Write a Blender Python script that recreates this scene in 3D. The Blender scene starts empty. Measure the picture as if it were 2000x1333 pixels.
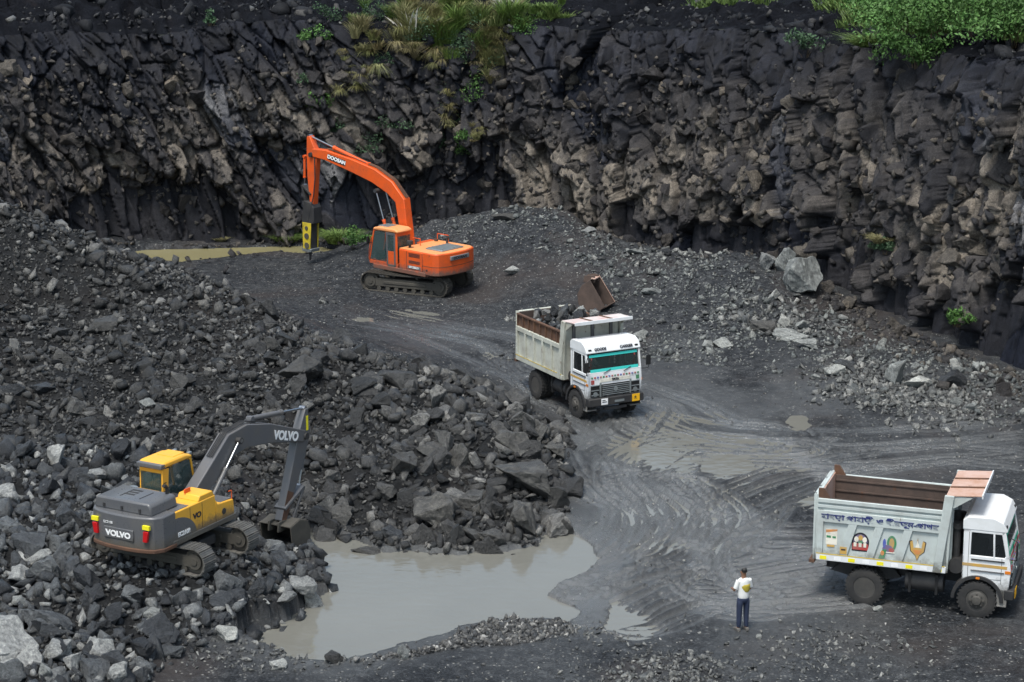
import bpy, bmesh, math, random
import numpy as np
from mathutils import Vector, Matrix, Euler
R_ = math.radians
random.seed(7); rng = np.random.default_rng(7)
sc = bpy.context.scene
# ------------------------------------------------------------------ camera, sky, sun, exposure
F, TH, H = 4200.0, R_(13.8), 20.5            # focal length in photo pixels (2000 wide), pitch, eye height
cd = bpy.data.cameras.new('camera'); cam = bpy.data.objects.new('camera', cd); sc.collection.objects.link(cam)
cd.sensor_width = 36; cd.lens = F * 36 / 2000; cd.clip_end = 3000
cam.location = (0, 0, H); cam.rotation_euler = (math.pi/2 - TH, 0, 0); sc.camera = cam
w = bpy.data.worlds.new('World'); sc.world = w; w.use_nodes = True
nt = w.node_tree; bg = nt.nodes['Background']
sky = nt.nodes.new('ShaderNodeTexSky'); sky.sky_type = 'NISHITA'; sky.sun_disc = False
SUN_EL, SUN_AZ = R_(66), R_(205)
sky.sun_elevation = SUN_EL; sky.sun_rotation = SUN_AZ; sky.dust_density = 3.0; sky.altitude = 100
hs = nt.nodes.new('ShaderNodeHueSaturation'); hs.inputs['Saturation'].default_value = .8
nt.links.new(sky.outputs[0], hs.inputs['Color']); tn = nt.nodes.new('ShaderNodeMix'); tn.data_type = 'RGBA'; tn.blend_type = 'MULTIPLY'; tn.inputs[0].default_value = 1; tn.inputs[7].default_value = (.97, 1.03, .98, 1); nt.links.new(hs.outputs[0], tn.inputs[6]); nt.links.new(tn.outputs[2], bg.inputs[0])
bg.inputs[1].default_value = 0.10
sl = bpy.data.lights.new('sun', 'SUN'); so = bpy.data.objects.new('sun', sl); sc.collection.objects.link(so)
sl.energy = 1.5; sl.angle = R_(14); sl.color = (1, .96, .9)
sd = Vector((math.sin(SUN_AZ)*math.cos(SUN_EL), math.cos(SUN_AZ)*math.cos(SUN_EL), math.sin(SUN_EL)))
so.rotation_euler = sd.to_track_quat('Z', 'Y').to_euler(); so.location = (0, 0, 60)
sc.view_settings.view_transform = 'Standard'; sc.view_settings.look = 'None'
sc.view_settings.exposure = 1.12; sc.view_settings.gamma = 1; sc.view_settings.use_curve_mapping = False

# ------------------------------------------------------------------ helpers
COL = sc.collection
def ang(py): return TH + math.atan((py - 666.5) / F)
def G(px, py, z=None, y=None):               # the place whose picture is (px, py): at height z or at distance y
    a = math.tan(ang(py))
    if y is None: y = (H - z) / a
    else: z = H - y * a
    zc = y*math.cos(TH) + (H - z)*math.sin(TH)
    return ((px - 1000) / F * zc, y, z)
def proj(P):
    P = np.atleast_2d(P); zc = P[:,1]*math.cos(TH) - (P[:,2]-H)*math.sin(TH); up = P[:,1]*math.sin(TH) + (P[:,2]-H)*math.cos(TH)
    return 1000 + F*P[:,0]/zc, 666.5 - F*up/zc, zc
def tag(o, label=None, cat=None, group=None, kind=None):
    if label: o['label'] = label
    if cat: o['category'] = cat
    if group: o['group'] = group
    if kind: o['kind'] = kind
    return o
def link(o, parent=None):
    COL.objects.link(o)
    if parent: o.parent = parent
    return o
def empty(name, loc, rz, label, cat, group=None, rx=0, ry=0):
    o = bpy.data.objects.new(name, None); o.empty_display_size = .3; o.location = loc; o.rotation_euler = (rx, ry, rz)
    return tag(link(o), label, cat, group)
def mesh_np(name, V, T, col=None, mat=None, attrs=None, quad=False, smooth=False):
    me = bpy.data.meshes.new(name); n = 4 if quad else 3
    me.vertices.add(len(V)); me.vertices.foreach_set('co', np.asarray(V, np.float32).ravel())
    me.loops.add(T.size); me.loops.foreach_set('vertex_index', T.ravel().astype(np.int32))
    me.polygons.add(len(T)); me.polygons.foreach_set('loop_start', np.arange(0, T.size, n, dtype=np.int32))
    try: me.polygons.foreach_set('loop_total', np.full(len(T), n, np.int32))
    except Exception: pass
    me.update(calc_edges=True)
    if col is not None:
        a = me.attributes.new('Col', 'FLOAT_COLOR', 'POINT'); c = np.ones((len(V), 4), np.float32); c[:, :3] = col; a.data.foreach_set('color', c.ravel())
    for k, v in (attrs or {}).items():
        a = me.attributes.new(k, 'FLOAT', 'POINT'); a.data.foreach_set('value', np.asarray(v, np.float32).ravel())
    if mat: me.materials.append(mat)
    if smooth: me.shade_smooth()
    return me
class MB:
    def __init__(s): s.v = []; s.f = []
    def add(s, vs, fs, M=None):
        n = len(s.v); s.v += [tuple(M @ Vector(p)) if M else tuple(p) for p in vs]; s.f += [tuple(i+n for i in f) for f in fs]; return s
    def box(s, x0, x1, y0, y1, z0, z1, M=None):
        v = [(x,y,z) for x in (x0,x1) for y in (y0,y1) for z in (z0,z1)]
        return s.add(v, [(0,1,3,2),(4,6,7,5),(0,4,5,1),(2,3,7,6),(0,2,6,4),(1,5,7,3)], M)
    def prism(s, p, y0, y1, M=None):          # polygon in (x, z) pushed along y
        n = len(p); v = [(a,y0,b) for a,b in p] + [(a,y1,b) for a,b in p]
        f = [tuple(range(n)), tuple(range(2*n-1, n-1, -1))] + [(i, i+n, (i+1)%n+n, (i+1)%n) for i in range(n)]
        return s.add(v, f, M)
    def prismx(s, p, x0, x1, M=None):         # polygon in (y, z) pushed along x
        n = len(p); v = [(x0,a,b) for a,b in p] + [(x1,a,b) for a,b in p]
        return s.add(v, [tuple(range(n)), tuple(range(2*n-1, n-1, -1))] + [(i, i+n, (i+1)%n+n, (i+1)%n) for i in range(n)], M)
    def prismz(s, p, z0, z1, M=None):
        n = len(p); v = [(a,b,z0) for a,b in p] + [(a,b,z1) for a,b in p]
        return s.add(v, [tuple(range(n)), tuple(range(2*n-1, n-1, -1))] + [(i, i+n, (i+1)%n+n, (i+1)%n) for i in range(n)], M)
    def cyl(s, a, b, r0, r1=None, n=14, cap=True):
        r1 = r0 if r1 is None else r1; a = Vector(a); b = Vector(b); q = (b-a).to_track_quat('Z', 'Y').to_matrix()
        v = [a + q @ Vector((r0*math.cos(t), r0*math.sin(t), 0)) for t in [2*math.pi*i/n for i in range(n)]]
        v += [b + q @ Vector((r1*math.cos(t), r1*math.sin(t), 0)) for t in [2*math.pi*i/n for i in range(n)]]
        f = [(i, (i+1)%n, (i+1)%n+n, i+n) for i in range(n)]
        if cap: f += [tuple(range(n-1, -1, -1)), tuple(range(n, 2*n))]
        return s.add(v, f)
    def tube(s, pts, r, n=7):
        for a, b in zip(pts[:-1], pts[1:]): s.cyl(a, b, r, n=n)
        return s
    def lathe(s, prof, c, n=28):              # prof of (radius, y), turned about the y axis through c
        v = []; m = len(prof)
        for i in range(n):
            t = 2*math.pi*i/n; v += [(c[0]+r*math.cos(t), c[1]+y, c[2]+r*math.sin(t)) for r, y in prof]
        f = [(i*m+j, i*m+j+1, ((i+1)%n)*m+j+1, ((i+1)%n)*m+j) for i in range(n) for j in range(m-1)]
        if prof[0][0] > 0: f.append(tuple(i*m for i in range(n)))
        if prof[-1][0] > 0: f.append(tuple(i*m+m-1 for i in range(n-1, -1, -1)))
        return s.add(v, f)
    def build(s, name, mat, parent=None, bev=0, smooth=True, loc=None, rz=0, label=None):
        me = bpy.data.meshes.new(name); me.from_pydata(s.v, [], s.f); me.update()
        bm = bmesh.new(); bm.from_mesh(me); bmesh.ops.recalc_face_normals(bm, faces=bm.faces); bm.to_mesh(me); bm.free()
        me.materials.append(mat)
        if smooth:
            me.shade_smooth(); me.set_sharp_from_angle(angle=R_(32))
        o = link(bpy.data.objects.new(name, me), parent)
        if bev:
            m = o.modifiers.new('bevel', 'BEVEL'); m.width = bev; m.segments = 2; m.limit_method = 'ANGLE'; m.angle_limit = R_(35); m.harden_normals = False
        if loc: o.location = loc
        if rz: o.rotation_euler.z = rz
        if label: o['label'] = label
        return o
def text(s, size, mat, parent, M, name='lettering', bold=.0, shear=0, xs=1.0, depth=.004):
    c = bpy.data.curves.new('t', 'FONT'); c.body = s; c.size = size; c.extrude = depth; c.offset = bold; c.align_x = 'CENTER'; c.align_y = 'CENTER'; c.shear = shear
    o = bpy.data.objects.new('t', c); me = bpy.data.meshes.new_from_object(o); bpy.data.objects.remove(o)
    me.transform(M @ Matrix.Diagonal((xs, 1, 1, 1))); me.materials.clear(); me.materials.append(mat); me.name = name
    return link(bpy.data.objects.new(name, me), parent)
# frames for lettering (x right, y up, z out of the surface)
def face_right(x, y, z, pitch=0): return Matrix.Translation((x, y, z)) @ Euler((math.pi/2, 0, 0)).to_matrix().to_4x4() @ Matrix.Rotation(pitch, 4, 'Z')      # on a side that looks to -Y
def face_left(x, y, z, pitch=0): return Matrix.Translation((x, y, z)) @ Euler((math.pi/2, 0, math.pi)).to_matrix().to_4x4() @ Matrix.Rotation(pitch, 4, 'Z')   # looks to +Y
def face_front(x, y, z): return Matrix.Translation((x, y, z)) @ Euler((math.pi/2, 0, math.pi/2)).to_matrix().to_4x4()                                            # looks to +X
def face_back(x, y, z, tilt=0): return Matrix.Translation((x, y, z)) @ Euler((math.pi/2 - tilt, 0, -math.pi/2)).to_matrix().to_4x4()

# ------------------------------------------------------------------ materials
def newmat(name):
    m = bpy.data.materials.new(name); m.use_nodes = True; n = m.node_tree.nodes; return m, n, m.node_tree.links, n['Principled BSDF']
def noise(n, l, co, scale, detail=4, rough=.6, dist=0):
    t = n.new('ShaderNodeTexNoise'); t.inputs['Scale'].default_value = scale; t.inputs['Detail'].default_value = detail; t.inputs['Roughness'].default_value = rough; t.inputs['Distortion'].default_value = dist
    if co: l.new(co, t.inputs['Vector'])
    return t
def ramp(n, l, fac, stops):
    r = n.new('ShaderNodeValToRGB'); e = r.color_ramp.elements
    while len(e) < len(stops): e.new(.5)
    for k, (p, c) in enumerate(stops): e[k].position = p; e[k].color = (*c, 1) if len(c) == 3 else c
    l.new(fac, r.inputs[0]); return r
def mixc(n, l, fac, a, b, mode='MIX'):
    m = n.new('ShaderNodeMix'); m.data_type = 'RGBA'; m.blend_type = mode
    for s, v in ((0, fac), (6, a), (7, b)):
        if isinstance(v, (int, float)): m.inputs[s].default_value = v
        elif isinstance(v, tuple): m.inputs[s].default_value = (*v, 1)
        else: l.new(v, m.inputs[s])
    return m.outputs[2]
def bump(n, l, b, h, strength, dist=.02):
    bp = n.new('ShaderNodeBump'); bp.inputs['Strength'].default_value = strength; bp.inputs['Distance'].default_value = dist
    l.new(h, bp.inputs['Height']); l.new(bp.outputs[0], b.inputs['Normal']); return bp
def paint(name, c, rough=.4, dirt=.35, dcol=(.09,.08,.07), rust=0, metal=0, scale=1.6, low=None):
    m, n, l, b = newmat(name); tc = n.new('ShaderNodeTexCoord').outputs['Object']
    f1 = noise(n, l, tc, scale, 6, .68); f2 = noise(n, l, tc, scale*7, 4, .7)
    hi = ramp(n, l, f1.outputs[0], [(.42, (0,0,0)), (.75, (1,1,1))]); k = mixc(n, l, .5, hi.outputs[0], f2.outputs[0], 'MULTIPLY')
    mul = n.new('ShaderNodeMath'); mul.operation = 'MULTIPLY'; l.new(k, mul.inputs[0]); mul.inputs[1].default_value = dirt*1.6; mul.use_clamp = True
    col = mixc(n, l, mul.outputs[0], c, dcol)
    if rust:
        mp = n.new('ShaderNodeMapping'); mp.inputs['Scale'].default_value = (2.4, 2.4, .8); l.new(tc, mp.inputs[0])
        f3 = noise(n, l, mp.outputs[0], 2.2, 8, .75); th = .66 - .22*rust
        r = ramp(n, l, f3.outputs[0], [(th, (0,0,0)), (th+.06, (1,1,1))])
        rc = ramp(n, l, f2.outputs[0], [(.3, (.05,.022,.014)), (.6, (.16,.07,.035))])
        col = mixc(n, l, r.outputs[0], col, rc.outputs[0])
    if low:
        sx = n.new('ShaderNodeSeparateXYZ'); l.new(tc, sx.inputs[0]); mr = n.new('ShaderNodeMapRange'); l.new(sx.outputs['Z'], mr.inputs[0]); mr.inputs[1].default_value = low[0]; mr.inputs[2].default_value = low[1]; mr.inputs[3].default_value = .75; mr.inputs[4].default_value = 0
        f4 = noise(n, l, tc, 4, 8, .8); sp = n.new('ShaderNodeMath'); sp.operation = 'ADD'; l.new(mr.outputs[0], sp.inputs[0]); l.new(f4.outputs[0], sp.inputs[1]); r4 = ramp(n, l, sp.outputs[0], [(.62, (0,0,0)), (.95, (.85,.85,.85))]); col = mixc(n, l, r4.outputs[0], col, (.10,.09,.075))
    l.new(col, b.inputs['Base Color']); b.inputs['Metallic'].default_value = metal
    rr = n.new('ShaderNodeMapRange'); l.new(f2.outputs[0], rr.inputs[0]); rr.inputs[3].default_value = rough-.1; rr.inputs[4].default_value = min(1, rough+.25); l.new(rr.outputs[0], b.inputs['Roughness'])
    bump(n, l, b, f2.outputs[0], .12, .01)
    return m
def flat(name, c, rough=.5, metal=0, alpha=1):
    m, n, l, b = newmat(name); tc = n.new('ShaderNodeTexCoord').outputs['Object']; f = noise(n, l, tc, 9, 3)
    l.new(mixc(n, l, f.outputs[0], tuple(x*.85 for x in c), tuple(min(1, x*1.12) for x in c)), b.inputs['Base Color'])
    b.inputs['Roughness'].default_value = rough; b.inputs['Metallic'].default_value = metal; b.inputs['Alpha'].default_value = alpha; return m
ORANGE = paint('orange_paint', (.72,.10,.014), .36, .35, (.13,.07,.05), .12, low=(.9,1.6)); ORANGE_TOP = paint('pale_orange_paint', (.80,.30,.10), .45, .2, (.5,.4,.3))  # second, paler orange for the cab roof and top deck
YELLOW = paint('yellow_paint', (.80,.41,.035), .35, .22, (.3,.2,.1), low=(1.0,1.7)); GREY = paint('charcoal_machine_paint', (.10,.103,.112), .24, .35, (.15,.14,.125), low=(.95,1.6))
GREYL = paint('grey_boom_paint', (.105,.107,.115), .35, .45, (.14,.125,.11)); DARK = paint('dark_steel', (.022,.022,.024), .6, .5, (.07,.065,.06))
STEEL = paint('worn_track_steel', (.17,.165,.155), .5, .5, (.09,.08,.065), 0, .25, 3); MUDDY = paint('mud_caked_steel', (.06,.055,.047), .75, .6, (.11,.1,.08))
CHROME = flat('chrome_rod', (.42,.43,.45), .32, 1); RUSTY = paint('rusty_steel', (.085,.045,.03), .8, .7, (.17,.085,.045), .4); RUSTD = paint('dark_rusty_bed_lining', (.07,.05,.042), .75, .6, (.15,.10,.08), .2)
WHITE = paint('white_cab_paint', (.74,.755,.77), .32, .22, (.35,.33,.3), low=(.5,1.3)); PALE = paint('pale_grey_green_body_paint', (.50,.55,.54), .45, .35, (.24,.22,.19), 0.12, low=(1.0,1.6))
PALE2 = paint('chipped_cream_body_paint', (.50,.51,.45), .5, .45, (.22,.19,.15), .3); TAN = paint('rusty_salmon_canopy_paint', (.52,.36,.30), .55, .6, (.36,.16,.07), .25)
PINKISH = paint('scuffed_white_red_canopy_paint', (.62,.58,.56), .5, .6, (.5,.2,.18), .15)
RUBBER = paint('dusty_black_rubber', (.022,.022,.023), .8, .6, (.06,.055,.05)); RIM = paint('grey_wheel_rim', (.045,.043,.041), .6, .5, (.12,.11,.095))
GLASS = flat('tinted_glass', (.03,.045,.045), .06, 0, .55); GLASSC = flat('clear_cab_glass', (.06,.10,.10), .05, 0, .45); DGLASS = flat('dark_window_glass', (.02,.024,.027), .05, 0, .5)
BLACK = flat('black_plastic', (.012,.012,.013), .55); RED = flat('red_lens', (.5,.012,.015), .25); WLET = flat('white_lettering', (.85,.85,.85), .5); BLET = flat('black_lettering', (.02,.02,.03), .5)
NAVY = flat('navy_lettering', (.03,.04,.16), .5); LEMON = flat('yellow_sticker', (.85,.75,.02), .5); AMBER = flat('amber_lens', (.7,.2,.02), .3); PLATE = flat('yellow_number_plate', (.85,.45,.01), .5)
TURQ = flat('turquoise_windscreen_band', (.05,.55,.5), .4); GREEN = flat('green_windscreen_band', (.02,.5,.3), .4); REDP = paint('red_decor', (.42,.05,.045), .55, .55, (.25,.24,.22), 0, 0, 4); GOLD = paint('golden_decor', (.55,.33,.08), .55, .55, (.25,.24,.22), 0, 0, 4)
BLUEP = paint('blue_decor', (.07,.10,.42), .55, .55, (.25,.24,.22), 0, 0, 4); LEAFP = paint('green_decor', (.03,.22,.09), .55, .55, (.25,.24,.22), 0, 0, 4); ORP = paint('orange_decor', (.62,.24,.06), .55, .55, (.25,.24,.22), 0, 0, 4); PURP = paint('purple_decor', (.16,.12,.24), .55, .55, (.25,.24,.22), 0, 0, 4); CREAM = paint('cream_decor', (.8,.76,.66), .55, .55, (.25,.24,.22), 0, 0, 4)
CHAR = flat('radiator_silver', (.32,.35,.36), .35, .6); HYD = paint('breaker_yellow_paint', (.62,.47,.03), .5, .6, (.05,.045,.03), .35); YLINE = flat('yellow_line_paint', (.6,.42,.06), .5)
SKIN = flat('brown_skin', (.22,.11,.065), .55); HAIR = flat('black_hair', (.008,.007,.007), .5); JEANS = flat('navy_jeans', (.02,.03,.065), .85); SEATM = flat('black_seat', (.02,.02,.025), .8)

def rock_mat(name, inst, rough=.62, gain=1.0, ramp_stops=None, spec=.5, soft=.45, bd=.07):
    m, n, l, b = newmat(name); tc = n.new('ShaderNodeTexCoord').outputs['Object']
    if inst:
        oi = n.new('ShaderNodeObjectInfo'); base = ramp(n, l, oi.outputs['Random'], ramp_stops).outputs[0]
        va = n.new('ShaderNodeVectorMath'); va.operation = 'ADD'; l.new(tc, va.inputs[0]); l.new(oi.outputs['Location'], va.inputs[1]); tc = va.outputs[0]
    else:
        a = n.new('ShaderNodeAttribute'); a.attribute_name = 'Col'; base = a.outputs['Color']
    f1 = noise(n, l, tc, 3.0, 8, .7); f2 = noise(n, l, tc, 17, 6, .75)
    k = ramp(n, l, f1.outputs[0], [(.3, (.65*gain,)*3), (.7, (1.75*gain, 1.74*gain, 1.7*gain))]); c = mixc(n, l, 1.0, base, k.outputs[0], 'MULTIPLY')
    k2 = ramp(n, l, f2.outputs[0], [(.36, (.45,.45,.47)), (.55, (1.05,1.05,1.05)), (.68, (1.9,1.88,1.8))]); c = mixc(n, l, .85, c, k2.outputs[0], 'MULTIPLY')
    l.new(c, b.inputs['Base Color']); b.inputs['Specular IOR Level'].default_value = spec
    rr = n.new('ShaderNodeMapRange'); l.new(f1.outputs[0], rr.inputs[0]); rr.inputs[3].default_value = rough-.2; rr.inputs[4].default_value = rough+.2; l.new(rr.outputs[0], b.inputs['Roughness'])
    ad = n.new('ShaderNodeMath'); ad.operation = 'MULTIPLY_ADD'; l.new(f1.outputs[0], ad.inputs[0]); ad.inputs[1].default_value = soft; l.new(f2.outputs[0], ad.inputs[2])
    bump(n, l, b, ad.outputs[0], 1.0, bd); return m
DUSTY_ST = [(0, (.018,.019,.02)), (.4, (.036,.036,.037)), (.8, (.072,.071,.069)), (1, (.19,.187,.18))]
BLUE_ST = [(0, (.019,.021,.025)), (.45, (.042,.046,.052)), (.82, (.105,.112,.118)), (1, (.32,.325,.32))]
PALE_ST = [(0, (.15,.16,.16)), (.5, (.235,.245,.24)), (1, (.36,.365,.35))]
CLIFF_ST = [(0, (.014,.014,.018)), (.45, (.034,.031,.031)), (.85, (.072,.064,.056)), (1, (.14,.12,.1))]
ROCK_J = rock_mat('broken_rock', False, .38); DUSTY = rock_mat('dusty_boulder_rock', True, .42, 1, DUSTY_ST); BLUEROCK = rock_mat('fresh_broken_rock', True, .34, 1, BLUE_ST)
HEROD = rock_mat('dark_boulder_rock', True, .42, 1, [(0, (.03,.03,.03)), (1, (.075,.073,.069))]); PALEROCK = rock_mat('pale_washed_rock', True, .6, 1, PALE_ST); CLIFFROCK = rock_mat('brown_quarry_rock', True, .7, 1, CLIFF_ST, .3); CLIFFM = rock_mat('quarry_face_rock', False, .75, 1.0, None, .22, .0, .03)

def ground_mat():
    m, n, l, b = newmat('wet_quarry_mud'); tc = n.new('ShaderNodeTexCoord').outputs['Object']
    wet = n.new('ShaderNodeAttribute'); wet.attribute_name = 'wet'; wf = wet.outputs['Fac']  # besides gloss, wet also pales the mud colour, painting in sky sheen
    f1 = noise(n, l, tc, .35, 6, .65); f2 = noise(n, l, tc, 3, 8, .75); f3 = noise(n, l, tc, 15, 6, .85); f4 = noise(n, l, tc, .17, 4, .6)
    c = ramp(n, l, f2.outputs[0], [(.32, (.011,.012,.014)), (.5, (.028,.030,.033)), (.62, (.055,.058,.061)), (.78, (.10,.104,.105))]).outputs[0]
    k = ramp(n, l, f1.outputs[0], [(.35, (.7,.72,.76)), (.7, (1.3,1.28,1.25))]); c = mixc(n, l, 1., c, k.outputs[0], 'MULTIPLY'); k = ramp(n, l, f3.outputs[0], [(.40, (.35,.35,.36)), (.52, (1.1,1.1,1.12)), (.62, (2.9,2.9,2.85))]); c = mixc(n, l, .9, c, k.outputs[0], 'MULTIPLY')
    red = ramp(n, l, f4.outputs[0], [(.52, (0,0,0)), (.66, (.6,.6,.6))]); c = mixc(n, l, red.outputs[0], c, (.055,.046,.043))
    v = n.new('ShaderNodeTexVoronoi'); v.inputs['Scale'].default_value = 7; l.new(tc, v.inputs['Vector'])
    sp = ramp(n, l, v.outputs['Color'], [(.62, (0,0,0)), (.68, (1,1,1))]); ed = ramp(n, l, v.outputs['Distance'], [(.12, (1,1,1)), (.3, (0,0,0))])
    s = mixc(n, l, 1., sp.outputs[0], ed.outputs[0], 'MULTIPLY'); s2 = s
    c = mixc(n, l, s2, c, (.24,.235,.22)); c = mixc(n, l, wf, c, (.10,.104,.106)); rb = n.new('ShaderNodeAttribute'); rb.attribute_name = 'rub'; c = mixc(n, l, rb.outputs['Fac'], c, mixc(n, l, .7, c, (.014,.014,.014))); l.new(c, b.inputs['Base Color'])  # ground under rubble darkened in colour to paint shade between the rocks
    q = n.new('ShaderNodeMath'); q.operation = 'MULTIPLY_ADD'; l.new(wf, q.inputs[0]); q.inputs[1].default_value = -.62; q.inputs[2].default_value = .62
    q2 = n.new('ShaderNodeMath'); q2.operation = 'MULTIPLY_ADD'; l.new(f2.outputs[0], q2.inputs[0]); q2.inputs[1].default_value = .35; l.new(q.outputs[0], q2.inputs[2]); sb = n.new('ShaderNodeMath'); sb.operation = 'SUBTRACT'; l.new(q2.outputs[0], sb.inputs[0]); sb.inputs[1].default_value = .12; sb.use_clamp = True
    l.new(sb.outputs[0], b.inputs['Roughness'])
    ad = n.new('ShaderNodeMath'); ad.operation = 'MULTIPLY_ADD'; l.new(f3.outputs[0], ad.inputs[0]); ad.inputs[1].default_value = .5; l.new(f2.outputs[0], ad.inputs[2]); bump(n, l, b, ad.outputs[0], .9, .07)
    sm = n.new('ShaderNodeMath'); sm.operation = 'MULTIPLY_ADD'; l.new(rb.outputs['Fac'], sm.inputs[0]); sm.inputs[1].default_value = -.12; w2 = n.new('ShaderNodeMath'); w2.operation = 'MULTIPLY_ADD'; l.new(wf, w2.inputs[0]); w2.inputs[1].default_value = .95; w2.inputs[2].default_value = .16; l.new(w2.outputs[0], sm.inputs[2]); l.new(sm.outputs[0], b.inputs['Specular IOR Level']); return m
GROUND = ground_mat()
def soil_mat():
    m, n, l, b = newmat('dark_soil_slope'); tc = n.new('ShaderNodeTexCoord').outputs['Object']
    f1 = noise(n, l, tc, .8, 6, .7); f2 = noise(n, l, tc, 9, 6, .8)
    c = ramp(n, l, f1.outputs[0], [(.35, (.005,.006,.009)), (.58, (.011,.0125,.018)), (.78, (.026,.022,.023))]).outputs[0]
    k = ramp(n, l, f2.outputs[0], [(.35, (.6,.6,.62)), (.62, (1.2,1.2,1.2)), (.74, (3,3,2.9))]); l.new(mixc(n, l, 1., c, k.outputs[0], 'MULTIPLY'), b.inputs['Base Color'])
    b.inputs['Roughness'].default_value = .9; b.inputs['Specular IOR Level'].default_value = .12; bump(n, l, b, f2.outputs[0], 1., .2); return m
SOIL = soil_mat()
def water_mat(name, c, rip=.05, scale=2.2):
    m, n, l, b = newmat(name); tc = n.new('ShaderNodeTexCoord').outputs['Object']; f0 = noise(n, l, tc, .25, 4, .6)
    l.new(mixc(n, l, f0.outputs[0], tuple(x*.85 for x in c), tuple(x*1.12 for x in c)), b.inputs['Base Color']); b.inputs['Roughness'].default_value = .03; b.inputs['IOR'].default_value = 1.5
    mp = n.new('ShaderNodeMapping'); mp.inputs['Scale'].default_value = (1, 1.6, 1); l.new(tc, mp.inputs[0]); f = noise(n, l, mp.outputs[0], scale, 3, .5, .6); bump(n, l, b, f.outputs[0], .16, rip); return m
WATER = water_mat('muddy_water', (.165,.163,.145), .07); WATER2 = water_mat('ochre_muddy_water', (.25,.225,.12), .01)
def leaf_mat(name, a, c2, rough=.6):
    m, n, l, b = newmat(name); at = n.new('ShaderNodeAttribute'); at.attribute_name = 'Col'; tc = n.new('ShaderNodeTexCoord').outputs['Object']; f = noise(n, l, tc, 2.5, 3)
    c = mixc(n, l, f.outputs[0], a, c2); l.new(mixc(n, l, 1., c, at.outputs['Color'], 'MULTIPLY'), b.inputs['Base Color']); b.inputs['Roughness'].default_value = rough; b.inputs['Specular IOR Level'].default_value = .3
    return m
LEAF = leaf_mat('green_leaves', (.05,.13,.03), (.11,.21,.055)); LEAFD = leaf_mat('dull_leaves', (.04,.085,.045), (.08,.14,.07)); GRASSG = leaf_mat('green_grass', (.07,.14,.03), (.15,.2,.06)); GRASSY = leaf_mat('dry_grass', (.16,.15,.07), (.26,.24,.13)); PLUME = leaf_mat('white_grass_plumes', (.5,.48,.44), (.65,.63,.58)); STEM = flat('brown_stem', (.07,.05,.03), .8)
# ------------------------------------------------------------------ noise in numpy
def hsh(i, j, k):
    x = np.sin(i*127.1 + j*311.7 + k*74.7) * 43758.5453; return x - np.floor(x)
def vnoise(x, y, s=0):
    i = np.floor(x); j = np.floor(y); u = x-i; v = y-j; u = u*u*(3-2*u); v = v*v*(3-2*v)
    a, b, c, d = hsh(i, j, s), hsh(i+1, j, s), hsh(i, j+1, s), hsh(i+1, j+1, s)
    return (a*(1-u)+b*u)*(1-v) + (c*(1-u)+d*u)*v - .5
def fbm(x, y, o=4, s=0):
    r = 0; a = 1.
    for k in range(o): r = r + a*vnoise(x*2**k, y*2**k, s+k*7.3); a *= .5
    return r
def cells(u, v, seed):
    iu = np.floor(u); iv = np.floor(v); b1 = np.full(u.shape, 9.); b2 = b1.copy(); ci = iu.copy(); cj = iv.copy(); du = 0*u; dv = 0*u
    for a in (-1, 0, 1):
        for b in (-1, 0, 1):
            i = iu+a; j = iv+b; x = i + .1+.8*hsh(i, j, seed); y = j + .1+.8*hsh(i, j, seed+3.1); d = (u-x)**2 + (v-y)**2
            n = d < b1; b2 = np.where(n, b1, np.minimum(b2, d)); ci = np.where(n, i, ci); cj = np.where(n, j, cj); du = np.where(n, u-x, du); dv = np.where(n, v-y, dv); b1 = np.where(n, d, b1)
    return ci, cj, du, dv, np.sqrt(b2)-np.sqrt(b1)
def inpoly(x, y, P):
    r = np.zeros(x.shape, bool); n = len(P)
    for k in range(n):
        x0, y0 = P[k][:2]; x1, y1 = P[(k+1) % n][:2]; c = ((y0 > y) != (y1 > y)) & (x < (x1-x0)*(y-y0)/(y1-y0+1e-12)+x0); r ^= c
    return r
def segdist(x, y, P, closed=False):
    best = np.full(x.shape, 1e9)
    for k in range(len(P)-(0 if closed else 1)):
        x0, y0 = P[k][:2]; x1, y1 = P[(k+1) % len(P)][:2]; dx, dy = x1-x0, y1-y0; t = np.clip(((x-x0)*dx+(y-y0)*dy)/(dx*dx+dy*dy+1e-12), 0, 1); best = np.minimum(best, (x-x0-t*dx)**2 + (y-y0-t*dy)**2)
    return np.sqrt(best)
def spline(P, n=6):
    P = [P[0]] + list(P) + [P[-1]]; out = []
    for i in range(1, len(P)-2):
        a, b, c, d = (np.array(P[i+k][:2], float) for k in (-1, 0, 1, 2))
        for t in np.arange(n)/n: out.append(.5*((2*b)+(-a+c)*t+(2*a-5*b+4*c-d)*t*t+(-a+3*b-3*c+d)*t**3))
    out.append(np.array(P[-2][:2], float)); return out

# ------------------------------------------------------------------ pit floor
WL = -.10                                                      # level of all standing water near the road
cp = [G(*p, z=0) for p in ((1200,900),(1300,1000),(1400,1100),(1600,1200),(1900,1250),(1950,900),(1700,840),(1500,820),(1300,780),(1050,720),(1000,680),(850,645),(700,620),(600,560),(450,535),(500,505),(800,585),(930,560),(600,505),(350,500),(1010,610),(1250,715),(1480,790),(1650,820),(1850,840),(1150,1150),(1450,950),(1750,1020),(1100,1240))]
cp += [G(1200,1310,z=.12), G(1600,1333,z=.15), G(2000,1333,z=.15), G(800,1320,z=.1), G(500,1325,z=.2), (14,40,.2), (-2,40,.2), (5,35,.3), (26,50,.3)]
cp += [G(2000,790,z=.25), G(1900,800,z=.1), G(1850,740,z=.2)]
RIDGE = [G(-300,310,y=81), G(0,395,y=80), G(150,450,y=80), G(290,510,y=79), G(420,570,y=77), G(600,675,y=73), G(760,725,y=70), G(940,765,y=68), G(1020,815,y=67.5)]
cp += RIDGE
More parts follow.
